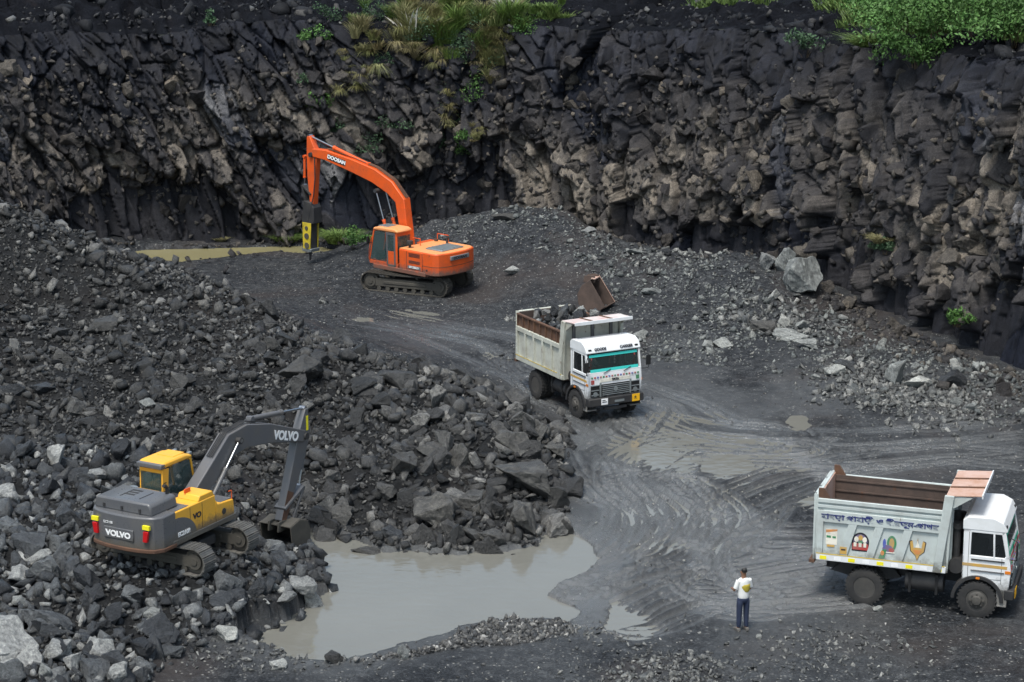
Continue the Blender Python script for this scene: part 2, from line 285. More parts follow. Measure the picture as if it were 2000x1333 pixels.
for x, y, z in RIDGE: cp.append((x+1.5, y+8, min(z*.25, 1.2)))
cp += [(-30,82,8), (-30,70,6), (-24,92,1.5), (-20,95,.5)]
cp += [G(100,600,y=75), G(0,620,y=74.5), G(300,700,y=70), G(500,750,y=68.5), G(650,850,y=65), G(800,860,y=64.5), G(950,890,y=63.8), G(100,800,y=66), G(0,880,y=61.5), G(200,880,y=61.5), G(350,900,y=61.5), G(-200,900,y=61)]
cp += [G(600,1035,z=0), G(800,1070,z=.0), G(1000,1060,z=.0), G(1105,980,z=0), G(1115,880,z=0), G(1100,810,z=0), G(1060,780,z=0), G(1010,745,z=0), G(560,1035,z=.5)]
cp += [G(380,1125,z=1.2), G(480,1080,z=1.15), G(250,1110,z=1.2), G(350,1040,z=1.2), G(100,1100,z=1.3), G(520,1120,z=.9), G(460,1170,z=.85), G(380,1230,z=.6), G(0,1200,z=1.4), G(0,1333,z=1.4), G(200,1290,z=.75), G(330,1320,z=.25), G(-200,1200,z=1.6), (-22,46,1.8), (-12,40,.9), G(600,1120,z=.35), G(560,1180,z=.3)]
cp += [G(860,432,y=98), G(950,410,y=99), G(1040,405,y=99), G(1100,410,y=98.5), G(1180,455,y=97), G(1225,490,y=95.5), G(1350,487,y=94.5), G(1480,493,y=92.5), G(1560,522,y=90), G(1600,590,y=88), G(1700,645,y=85), G(1800,688,y=81.5), G(1900,716,z=0), G(1100,500,y=93), G(1300,580,y=88.5), G(1500,620,y=84.8), G(1600,700,y=79.5), G(1000,500,y=95), G(930,480,y=96)]
cp += [(-16,102,0), (-8,103,.2), (0,103,.8), (5,100.5,.4), (9,97,.2), (12,93,.2), (14.3,89,.3), (16,86,.3), (17.5,80,.2), (17.3,83,.25), (21,74,.1), (27,62,.3), (24,68,.2)]
cp = np.array(cp)
def tps_fit(P):
    d = np.hypot(P[:,0][:,None]-P[:,0], P[:,1][:,None]-P[:,1]); K = d   # linear kernel keeps slopes plain
    n = len(P); A = np.zeros((n+3, n+3)); A[:n,:n] = K - np.eye(n)*.35; A[:n,n] = 1; A[:n,n+1:] = P[:,:2]; A[n,:n] = 1; A[n+1:,:n] = P[:,:2].T
    return np.linalg.solve(A, np.r_[P[:,2], 0, 0, 0])
TW = tps_fit(cp)
def h0(x, y):
    r = TW[-3] + TW[-2]*x + TW[-1]*y
    for k in range(len(cp)): r = r + TW[k]*np.hypot(x-cp[k,0], y-cp[k,1])
    return r
g0 = lambda L, z=0: [G(a, b, z=z)[:2] for a, b in L]
POND = g0([(455,1268),(500,1283),(600,1302),(700,1293),(790,1268),(862,1252),(905,1228),(990,1218),(1105,1216),(1125,1190),(1078,1163),(1105,1135),(1170,1098),(1150,1060),(1100,1038),(1060,1052),(1000,1078),(900,1083),(780,1077),(700,1062),(600,1040),(585,1060),(610,1095),(655,1150),(620,1180),(560,1215),(480,1245)], WL)
POND2 = g0([(285,488),(400,486),(600,480),(640,484),(672,494),(650,503),(590,500),(540,494),(440,503),(350,516),(300,512),(200,500)], WL)
ux, uy = (np.array(POND).mean(0))
TR = [[(1090,1168),(1187,1134),(1300,1089),(1375,1040),(1400,1002),(1375,972),(1330,945)], [(1100,1185),(1200,1150),(1330,1090),(1420,1040),(1460,1000),(1500,970),(1600,942)],
 [(1150,1110),(1230,1075),(1270,1045),(1285,1017),(1262,984),(1225,950),(1221,916),(1262,882),(1330,858),(1450,862)], [(1180,1085),(1235,1040),(1240,987),(1169,957),(1131,905),(1150,875),(1200,845),(1240,800)],
 [(1130,1150),(1250,1105),(1330,1050),(1350,1010),(1330,970),(1290,935),(1290,900),(1330,880),(1400,872),(1550,875)], [(1600,942),(1506,972),(1412,1021),(1360,1077),(1380,1134),(1450,1170)],
 [(1245,800),(1400,838),(1600,852),(1800,852),(2050,840)], [(1255,830),(1400,868),(1600,885),(1800,880),(2050,862)], [(1240,760),(1330,790),(1420,830),(1550,846)], [(1000,700),(1060,745),(1120,800),(1220,850),(1400,880)],
 [(620,640),(800,652),(900,690),(1020,740),(1060,780)], [(700,600),(850,640),(1000,670),(1060,720)], [(1225,1182),(1337,1140),(1450,1148),(1600,1130),(1700,1115)], [(1250,1200),(1350,1160),(1480,1160),(1640,1150)], [(1300,1130),(1450,1120),(1600,1095)],
 [(1990,905),(1850,890),(1700,905),(1560,940),(1450,990)], [(1200,930),(1260,925),(1330,905),(1400,895)], [(1230,950),(1290,950),(1370,920),(1430,905)], [(1150,1200),(1210,1180),(1290,1130),(1350,1085)], [(1120,1160),(1210,1115),(1290,1070),(1310,1020),(1290,985)], [(1500,1060),(1600,1060),(1700,1070)], [(1000,740),(1100,770),(1180,800)]]
TR = [spline(g0(t)) for t in TR]
def rockmask(x, y, pond_d):                                     # where loose rubble covers the floor
    return None
PILE = g0([(-400,300)]) + [(p[0]+.3, p[1]+3.5) for p in RIDGE] + g0([(1110,830),(1112,960),(1108,1040),(1000,1075),(850,1080),(700,1065),(600,1040)]) + [G(520,1000,z=1)[:2], G(420,905,z=1.6)[:2], G(0,895,z=1.7)[:2], (-30,62)]
BENCH = [G(420,905,z=1.6)[:2], G(520,1000,z=1)[:2], G(600,1050,z=0)[:2], G(618,1100,z=0)[:2], G(652,1152,z=0)[:2], G(600,1200,z=0)[:2], G(500,1245,z=0)[:2], G(430,1275,z=0)[:2], G(300,1333,z=.2)[:2], (-11,40), (-30,40), (-30,62), G(0,895,z=1.7)[:2]]
def sdist(x, y, P):
    best = np.full(x.shape, 1e9); sg = np.ones(x.shape)
    for k in range(len(P)-1):
        x0, y0 = P[k][:2]; x1, y1 = P[k+1][:2]; dx, dy = x1-x0, y1-y0; t = np.clip(((x-x0)*dx+(y-y0)*dy)/(dx*dx+dy*dy+1e-12), 0, 1); d = (x-x0-t*dx)**2 + (y-y0-t*dy)**2; n = d < best
        sg = np.where(n, np.sign(dx*(y-y0)-dy*(x-x0)), sg); best = np.where(n, d, best)
    return sg*np.sqrt(best)
def height(x, y, fine=True):
    z = h0(x, y); dP = segdist(x, y, POND, True); xw = x+.35*fbm(x*1.1, y*1.1, 3, 71); yw = y+.45*fbm(x*1.1, y*.9, 3, 73); inP = inpoly(xw, yw, POND); dP = segdist(xw, yw, POND, True); d2 = segdist(x, y, POND2, True); in2 = inpoly(x, y, POND2)
    pile = np.clip(np.where(inpoly(x, y, PILE), segdist(x, y, PILE, True)/1.5, 0), 0, 1); ben = np.clip(np.where(inpoly(x, y, BENCH), segdist(x, y, BENCH, True)/1.0, 0), 0, 1)
    rub = np.maximum(pile, ben); mound = np.clip(z-.25, 0, 1)*(1-rub)
    z = z + rub*(.55*fbm(x*.55, y*.4, 4, 3)) + mound*.35*fbm(x*.8, y*.6, 4, 9) + .05*fbm(x*.7, y*.7, 3, 5)*(1-rub)
    low = (1-rub)*(z < .6)
    rut = 0*x; trk = 0*x
    if fine:
        for k, T in enumerate(TR):
            T = np.array(T); m = (x > T[:,0].min()-2.2) & (x < T[:,0].max()+2.2) & (y > T[:,1].min()-2.2) & (y < T[:,1].max()+2.2) & (dP > .05)
            if not m.any(): continue
            d = segdist(x[m], y[m], T); sd = sdist(x[m], y[m], T); wv = d + .10*fbm(x[m]*.9, y[m]*.9, 2, k)
            along = fbm(x[m]*.35, y[m]*.25, 2, k+60); prof = 0*d; tw_ = 0*d
            for p in range(2):
                o = (hsh(k, p, 1)-.5)*1.5*p + .45*along*(p-1) + .04*fbm(x[m]*.9, y[m]*.7, 2, k+p*3); q = np.abs(np.abs(np.abs(sd-o)-.92)-.15); a_ = .55+.6*hsh(k, p, 9)+.6*fbm(x[m]*.5, y[m]*.4, 2, k+p*5)
                prof += a_*(-.046*np.exp(-(q/.085)**2) + .034*np.exp(-((q-.18)/.08)**2)); tw_ = np.maximum(tw_, 1.15*a_*(np.exp(-(q/.13)**2)))
            edge = np.clip(2.1-d, 0, .4)/.4
            ln2 = np.floor(wv/.14+k*5); prof = edge*(prof + .006*(hsh(ln2, k, 5)-.5)*2*(d < 1.9) + .018*fbm(x[m]*2.4, y[m]*2.4, 3, k+40)); trk[m] = np.maximum(trk[m], edge*tw_)
            rut[m] = np.where(np.abs(prof) > np.abs(rut[m]), prof, rut[m])
        z = z + rut*low
    # central rutted hollow holds water; a few puddles of their own
    cx, cy = G(1320, 955, z=0)[:2]; z = z + .07*fbm(x*.8, y*.55, 3, 88)*np.exp(-(((x-cx)/5)**2+((y-cy)/9)**2))*low; z = z - .03*np.exp(-(((x-cx)/2.8)**2 + ((y-cy)/5.0)**2)**1.5)*low
    for a, b, rx, ry, dp in ((1560,817,.55,1.1,.15),(1380,1090,.1,.1,0),(955,692,.5,1.0,.16),(1235,1222,.75,1.2,.16),(1330,1268,.8,.5,.12),(1410,1325,.5,.5,.15),(700,625,.9,1.0,.15),(1420,905,.8,1.,.13),(1585,978,.5,.8,.13),(1160,1195,1.1,1.0,.12),(1345,1315,.4,.4,.0)):
        qx, qy = G(a, b, z=0)[:2]; near = np.hypot((x-qx)/rx, (y-qy)/ry) < 3; nz = .55*fbm(x[near]*1.3, y[near]*1.0, 3, a); z[near] -= (dp*np.exp(-(((x[near]-qx)/rx)**2 + ((y[near]-qy)/ry)**2 + nz)**2*1.0)*low[near])
    z = np.where(inP, np.minimum(z, WL-.02-np.minimum(.4, dP*.25)), np.where((rub < .3) & (dP < 1.0), np.maximum(z, WL+.012+.05*dP), z))
    z = np.where(in2, np.minimum(z, WL-.02-np.minimum(.3, d2*.2)), np.where(d2 < 3, np.maximum(z, WL+.01+d2*.03), z))
    for fx, fy, rx_, ry_, an, fz in FLAT:
        u = (x-fx)*math.cos(an)+(y-fy)*math.sin(an); v = -(x-fx)*math.sin(an)+(y-fy)*math.cos(an); k = np.exp(-((u/rx_)**2+(v/ry_)**2)**3); z = z*(1-k)+(fz+(rut*low))*k
    return z, rub, rut*low, dP, inP, trk*low
FLAT = [(2.4,74.1,3.4,2.0,R_(-62),.02), (11.0,54.7,3.4,2.2,R_(-13),.02), (-6.7,58.6,1.2,1.2,0,.0), (-9.0,54.5,2.3,1.8,R_(-28),1.22), (-4.2,93.3,3.0,2.0,R_(157),.0)]
def axis(a, b, d, lo, hi, g=1.25):
    xs = list(np.arange(a, b, d)); s = d; x = xs[0]
    L = []
    while x > lo: s *= g; x -= s; L.append(x)
    s = d; x = xs[-1]; Rr = []
    while x < hi: s *= g; x += s; Rr.append(x)
    return np.array(L[::-1] + xs + Rr)
def grid(xs, ys):
    X, Y = np.meshgrid(xs, ys); nx, ny = len(xs), len(ys); i = np.arange(nx*ny).reshape(ny, nx)
    return X, Y, np.stack([i[:-1,:-1], i[:-1,1:], i[1:,1:], i[1:,:-1]], -1).reshape(-1, 4)
xs = np.r_[axis(-22, 1, .09, -60, 1)[:-1], np.arange(1, 16, .055), axis(16, 21.5, .085, 16, 60)]; xs = np.unique(xs.round(3)); xs = xs[np.r_[True, np.diff(xs) > .02]]
ys = np.r_[axis(44.5, 52, .085, 5, 52)[:-1], np.arange(52, 68, .06), np.arange(68, 82, .085), axis(82, 105, .13, 82.0, 108)]; ys = np.unique(ys.round(3)); ys = ys[np.r_[True, np.diff(ys) > .02]]
X, Y, FQ = grid(xs, ys); Zg, RUB, RUT, DP, INP, TRK = height(X.ravel(), Y.ravel()); Zg = np.where((Y.ravel() > 106), Zg, Zg)
x_, y_ = X.ravel(), Y.ravel()
mudx, mudy = G(1300, 990, z=0)[:2]
area = np.clip(1.1*np.exp(-(((x_-mudx)/6.5)**2 + ((y_-mudy)/12)**2)) + .75*np.exp(-(((x_-9)/14)**2 + ((y_-73)/7)**2)) + .7*np.exp(-(((x_+1)/8)**2 + ((y_-82)/5)**2)) + .35*np.exp(-(((x_-8)/9)**2 + ((y_-57)/5)**2)), 0, 1)
patch = np.clip(.5 + 1.9*fbm(x_*.45, y_*.28, 4, 21), 0, 1); wet = area*(.48*patch + .95*TRK*np.clip(.35+patch, 0, 1) + .25*(RUT < -.02)) + .5*np.exp(-((DP)/1.0)**2); wet = np.clip(wet*(1-RUB)*np.clip(1.25-Zg*1.8, .1, 1), 0, 1)
gm = mesh_np('ground', np.stack([x_, y_, Zg], 1), FQ, None, GROUND, {'wet': wet, 'rub': RUB}, quad=True, smooth=True)
tag(link(bpy.data.objects.new('ground', gm)), 'wet dark grey quarry floor churned with tyre ruts', None, None, 'structure')
def hz(x, y): return height(np.atleast_1d(np.float64(x)), np.atleast_1d(np.float64(y)))[0]
# water sheets
def sheet(name, x0, x1, y0, y1, z, mat, label):
    MB().add([(x0,y0,z),(x1,y0,z),(x1,y1,z),(x0,y1,z)], [(0,1,2,3)]).build(name, mat, smooth=False); o = bpy.data.objects[name]
    return tag(o, label, None, None, 'structure')
sheet('water', -14, 22, 44, 90, WL, WATER, 'muddy grey pond beside the haul road, with puddles standing in the ruts')
sheet('water_back', -22, -6, 91, 103.5, WL, WATER2, 'ochre water lying at the foot of the quarry face')
bpy.data.objects['water_back'].name = 'pond_water'

# ------------------------------------------------------------------ quarry face
BASE = [(-70,70),(-45,90),(-30,97.5),(-17.5,102.6),(-7.4,104.3),(0,103.8),(5,101.3),(9,97.8),(12,93.8),(14.3,89.3),(16,84.8),(17.9,80.2),(21,74),(27,62),(33,45),(36,25)]
bp = np.array(spline(BASE, 10)); sl_ = np.r_[0, np.cumsum(np.hypot(*np.diff(bp, axis=0).T))]
def bpos(s): return np.interp(s, sl_, bp[:,0]), np.interp(s, sl_, bp[:,1])
def bnrm(s):
    x0, y0 = bpos(s-1.5); x1, y1 = bpos(s+1.5); tx, ty = x1-x0, y1-y0; L = np.hypot(tx, ty); return ty/L*1.0, -tx/L    # towards the pit
sA = np.interp(-28, bp[:60,0], sl_[:60]); sB = sl_[np.argmin(np.hypot(bp[:,0]-22.5, bp[:,1]-71))]
CREST = [(-400,80),(0,78),(150,62),(300,72),(450,50),(600,40),(700,55),(850,60),(1000,50),(1200,62),(1350,55),(1500,80),(1700,100),(1850,108),(2000,125),(2300,140)]
LEAN = .20
def crest_z(s):
    x, y = bpos(s); yy = y + 2.0; z = np.full(np.shape(s), 10.)
    for _ in range(3):
        zc = yy*math.cos(TH) + (H-z)*math.sin(TH); px = 1000 + F*x/zc; py = np.interp(px, [c[0] for c in CREST], [c[1] for c in CREST]); z = H - yy*np.tan(TH + np.arctan((py-666.5)/F))
    return np.clip(z, 8, 13.5)
def face_disp(s, z):
    cz = crest_z(s); t = z/cz; wu = s + .4*fbm(s*.35, z*.35, 2, 2); wz = z + .35*fbm(s*.3+9, z*.3, 2, 4)
    lean = np.interp(s, [sA, sA+20, sA+32, sA+45, sB], [.45, .55, .15, .3, .2])                      # tilted joints on the left
    A = cells((wu + lean*wz)/1.6, wz/4.2, 11); B = cells((wu + lean*wz*.8)/.70, wz/1.6, 23); C = cells((wu + lean*wz*.6)/.34, wz/.6, 37); D = cells((wu+.1*wz)/.55, wz/3.5, 53)
    r = lambda c, k: hsh(c[0], c[1], k) - .5
    ledge = 1.9 + 4.6*fbm(s*.22, s*0, 3, 15) + 2.4*(hsh(np.floor(s/.9), 0, 5)-.5) + 1.6*np.exp(-((s-(sA+29))/7)**2); colz = np.clip((ledge - z)/.25, 0, 1)
    upper = r(A,1)*1.25 + A[2]*1.6*r(A,2)*1.1 + A[3]*4.2*r(A,3)*.08 + r(B,4)*.5 + B[2]*.72*r(B,5)*1.9 + B[3]*1.6*(r(B,6)*.45-.07) + r(C,7)*.11 + C[2]*.34*r(C,8)*1.3 + C[3]*.6*(r(C,9)*.7-.07) - .3*np.exp(-(A[4]/.05)**2)
    columns = -.75 + r(D,1)*.7 + D[2]*.55*r(D,2)*1.4 + r(C,7)*.06 + r(A,1)*.5
    d = upper*(1-colz) + columns*colz - .24*np.exp(-(B[4]/.06)**2)*(1-colz) - .1*np.exp(-(D[4]/.08)**2)*colz
    top = np.clip((t-.80+.25*fbm(s*.5, z*.4, 3, 95))/.16, 0, 1); d = d*(1-top*.2) - np.clip(t-.84, 0, 1)**1.5*8
    tan = np.clip(.33 + .95*fbm(s*.18+3, z*.3, 3, 61) + .25*np.exp(-((t-.38)/.25)**2) - .45*np.clip((t-.66)/.25, 0, 1) + .12*(s > sA+18), 0, 1)
    rb = hsh(B[0], B[1], 71); rc = hsh(C[0], C[1], 73); w = np.clip(tan*(.25+1.1*rb) + .25*(rc-.5), 0, 1)*(1-.85*colz)
    big = fbm(s*.16+40, z*.22, 3, 63); tan = tan*np.clip(.62+1.7*big, .08, 1.15)
    dark = np.array([.011,.012,.017]); mid = np.array([.045,.042,.043]); hi = np.array([.15,.131,.112])
    w = w[..., None]; col = np.where(w < .5, dark*(1-2*w)+mid*2*w, mid*(2-2*w)+hi*(2*w-1)); blu = (hsh(A[0], A[1], 81) > .72)[..., None]; col = np.where(blu, col*np.array([.75,.85,1.05]), col)
    sc_ = np.array([.010,.011,.016])*(1+1.2*np.clip(fbm(s*1.5, z*1.5, 3, 97), -.5, 1))[..., None]; col = col*(1-top[..., None]*.85) + sc_*top[..., None]*.85
    return d, col
def cliff_part(name, s0, s1, ds, dz):
    S = np.arange(s0, s1+ds*.5, ds); Tn = int(11/dz); tt = np.linspace(-.08, 1, Tn); SS, TT = np.meshgrid(S, tt); cz = crest_z(SS); ZZ = TT*cz
    d, col = face_disp(SS, ZZ); bx, by = bpos(SS); nx, ny = bnrm(SS); off = d - LEAN*ZZ*1.0
    P = np.stack([bx+nx*off, by+ny*off, ZZ + .12*fbm(SS*1.5, ZZ*1.5, 2, 91)], -1).reshape(-1, 3)
    i = np.arange(SS.size).reshape(SS.shape); Q = np.stack([i[:-1,:-1], i[:-1,1:], i[1:,1:], i[1:,:-1]], -1).reshape(-1, 4)
    me = mesh_np(name, P, Q, col.reshape(-1, 3), CLIFFM, quad=True); return me, S
mec, SC = cliff_part('quarry_face', sA, sB, .062, .062)
cliff = tag(link(bpy.data.objects.new('quarry_face', mec)), 'tall dark quarry face of fractured brown and black rock', 'rock face')
me2, _ = cliff_part('far_face', sl_[0]+2, sA, .5, .5); tag(link(bpy.data.objects.new('quarry_face_return', me2), cliff), None, None, None, 'stuff')
me3, _ = cliff_part('far_face', sB, sl_[-1]-2, .5, .5); tag(link(bpy.data.objects.new('quarry_face_return', me3), cliff), None, None, None, 'stuff')
# soil slope and plateau above the crest: rows step back from the crest line
SOILTOP = [(-400,-60),(300,-40),(900,-20),(1100,-5),(1400,10),(1700,22),(2000,40),(2300,50)]
def top_surface():
    S = np.r_[np.arange(sl_[0]+2, sA, 1.), np.arange(sA, sB, .14), np.arange(sB, sl_[-1]-2, 1.)]; rows = []
    bx, by = bpos(S); nx, ny = bnrm(S); cz = crest_z(S); d0, _ = face_disp(S, cz); o0 = d0 - LEAN*cz
    zc = (by+8)*math.cos(TH)+8*math.sin(TH); px = 1000+F*bx/zc; tz = H-(by+9)*np.tan(TH+np.arctan((np.interp(px, [c[0] for c in SOILTOP], [c[1] for c in SOILTOP])-666.5)/F)); tz = np.clip(tz, cz+.8, 14.5)
    ks = [0,.04,.08] + list(np.arange(.12, 1.01, .02)) + [1.1,1.3,1.7,2.5,4,7,12,20,40,80]
    for k in ks:
        back = o0 - min(k, 1)*6.5 - max(0, k-1)*7; z = cz + (tz-cz)*(min(k, 1)**.85) - (.03 if k == 0 else 0)
        a = min(1, k*6)*(1 if k <= 1.3 else .6); z = z + a*(.55*fbm(S*.5, S*0+k*4, 4, 7) + .2*fbm(S*2.2, S*0+k*15, 3, 8)) + max(0, k-1)*.12*(1 if k < 20 else 0.25)
        if 0 < k <= 1: c1 = cells(S/.9, S*0+k*6.5/.9, 5); c2 = cells(S/.4, S*0+k*6.5/.4, 6); z = z + min(1, k*5)*(.45*(hsh(c1[0], c1[1], 2)-.5) + c1[3]*.5*(hsh(c1[0], c1[1], 3)-.6) + .2*(hsh(c2[0], c2[1], 2)-.5))
        rows.append(np.stack([bx+nx*back, by+ny*back, z], -1))
    P = np.array(rows); i = np.arange(P.shape[0]*P.shape[1]).reshape(P.shape[:2]); Q = np.stack([i[:-1,:-1], i[:-1,1:], i[1:,1:], i[1:,:-1]], -1).reshape(-1, 4)
    return P, ks, S, mesh_np('hillside', P.reshape(-1, 3), Q, None, SOIL, quad=True, smooth=True)
TP, TK, TS, tme = top_surface()
tag(link(bpy.data.objects.new('hillside', tme)), 'dark soil slope above the quarry face', None, None, 'structure')
def top_at(s, k):
    i = np.searchsorted(TS, s); i = min(max(i, 0), len(TS)-1); j = int(np.argmin(np.abs(np.array(TK)-k))); return TP[j, i]
def face_pt(s, z):
    s = np.atleast_1d(np.float64(s)); z = np.atleast_1d(np.float64(z)); d, _ = face_disp(s, z); bx, by = bpos(s); nx, ny = bnrm(s); off = d - LEAN*z; return np.stack([bx+nx*off, by+ny*off, z], -1), np.stack([nx, ny], -1)

# ------------------------------------------------------------------ rocks
def hull(npts, seed, flat_=1., cube=.5, sub=0):
    r = random.Random(seed); bm = bmesh.new()
    for _ in range(npts):
        v = Vector((r.gauss(0,1), r.gauss(0,1), r.gauss(0,1))).normalized(); m = max(abs(v.x), abs(v.y), abs(v.z)); v = v*(1-cube) + v/m*cube*.85; v *= r.uniform(.85, 1.08); v.z *= flat_; bm.verts.new(v*.5)
    res = bmesh.ops.convex_hull(bm, input=bm.verts[:]); bmesh.ops.delete(bm, geom=[g for g in res['geom_interior'] if isinstance(g, bmesh.types.BMVert)], context='VERTS')
    bmesh.ops.dissolve_limit(bm, angle_limit=R_(13), verts=bm.verts[:], edges=bm.edges[:])
    if sub:
        bmesh.ops.bevel(bm, geom=bm.edges[:], offset=.016, segments=1, affect='EDGES', profile=.6); bmesh.ops.triangulate(bm, faces=bm.faces[:])
        for _k in range(sub):
            long = [e for e in bm.edges if e.calc_length() > .13]
            bmesh.ops.subdivide_edges(bm, edges=long, cuts=1); bmesh.ops.triangulate(bm, faces=[f for f in bm.faces if len(f.verts) > 3])
        from mathutils import noise as mn
        for v in bm.verts:
            o = Vector((seed*3.1, 0, 0)); q = v.co*3.2+o; cc = mn.cell(v.co*4.3+o)
            v.co += v.co.normalized()*(.03*mn.noise(q) + .022*mn.noise(q*2.7) + .03*(cc-.5))
    bmesh.ops.triangulate(bm, faces=bm.faces[:]); me = bpy.data.meshes.new('rock'); bm.to_mesh(me); bm.free()
    V = np.array([v.co[:] for v in me.vertices]); T = np.array([p.vertices[:] for p in me.polygons]); return me, V, T
TPL = [hull(8+k % 5, 100+k, .7+.04*(k % 6), .3+.1*(k % 6)) for k in range(24)]
SMALL = [hull(7, 300+k, .8, .3) for k in range(6)]
BIG = [hull(10+k % 5, 500+k, .8, .3+.08*(k % 5), 3) for k in range(14)]
def mats_of(me, m): me = me.copy(); me.materials.clear(); me.materials.append(m); return me
BIGM = {m.name: [mats_of(b[0], m) for b in BIG] for m in (HEROD, DUSTY, BLUEROCK, PALEROCK, CLIFFROCK)}
def rots(n, tilt=1.0):
    q = rng.normal(size=(n, 4)); q[:, 0] += (1-tilt)*4; q /= np.linalg.norm(q, axis=1)[:, None]; a, b, c, d = q.T
    return np.stack([1-2*(c*c+d*d), 2*(b*c-a*d), 2*(b*d+a*c), 2*(b*c+a*d), 1-2*(b*b+d*d), 2*(c*d-a*b), 2*(b*d-a*c), 2*(c*d+a*b), 1-2*(b*b+c*c)], 1).reshape(-1, 3, 3)
def joined(name, pos, size, col, tpl, mat, label=None, parent=None, aniso=.5, kind='stuff'):
    n = len(pos); ti = rng.integers(0, len(tpl), n); Rm = rots(n); A = 1+aniso*(rng.random((n, 3))*2-1); VV = []; TT = []; CC = []; off = 0
    for k in range(len(tpl)):
        m = np.where(ti == k)[0]
        if not len(m): continue
        V, T = tpl[k][1], tpl[k][2]; W = np.einsum('nij,nvj->nvi', Rm[m], V[None]*(A[m]*size[m][:, None])[:, None, :]) + pos[m][:, None, :]
        VV.append(W.reshape(-1, 3)); TT.append((T[None]+(np.arange(len(m))*len(V))[:, None, None]+off).reshape(-1, 3)); CC.append(np.repeat(col[m], len(V), 0)); off += len(m)*len(V)
    me = mesh_np(name, np.concatenate(VV), np.concatenate(TT), np.concatenate(CC), mat); o = link(bpy.data.objects.new(name, me), parent)
    return tag(o, label, None, None, kind)
def palette(n, st):
    u = rng.random(n); p = [s[0] for s in st]; c = np.stack([np.interp(u, p, [s[1][k] for s in st]) for k in range(3)], 1); return c*(.8+.4*rng.random(n))[:, None]
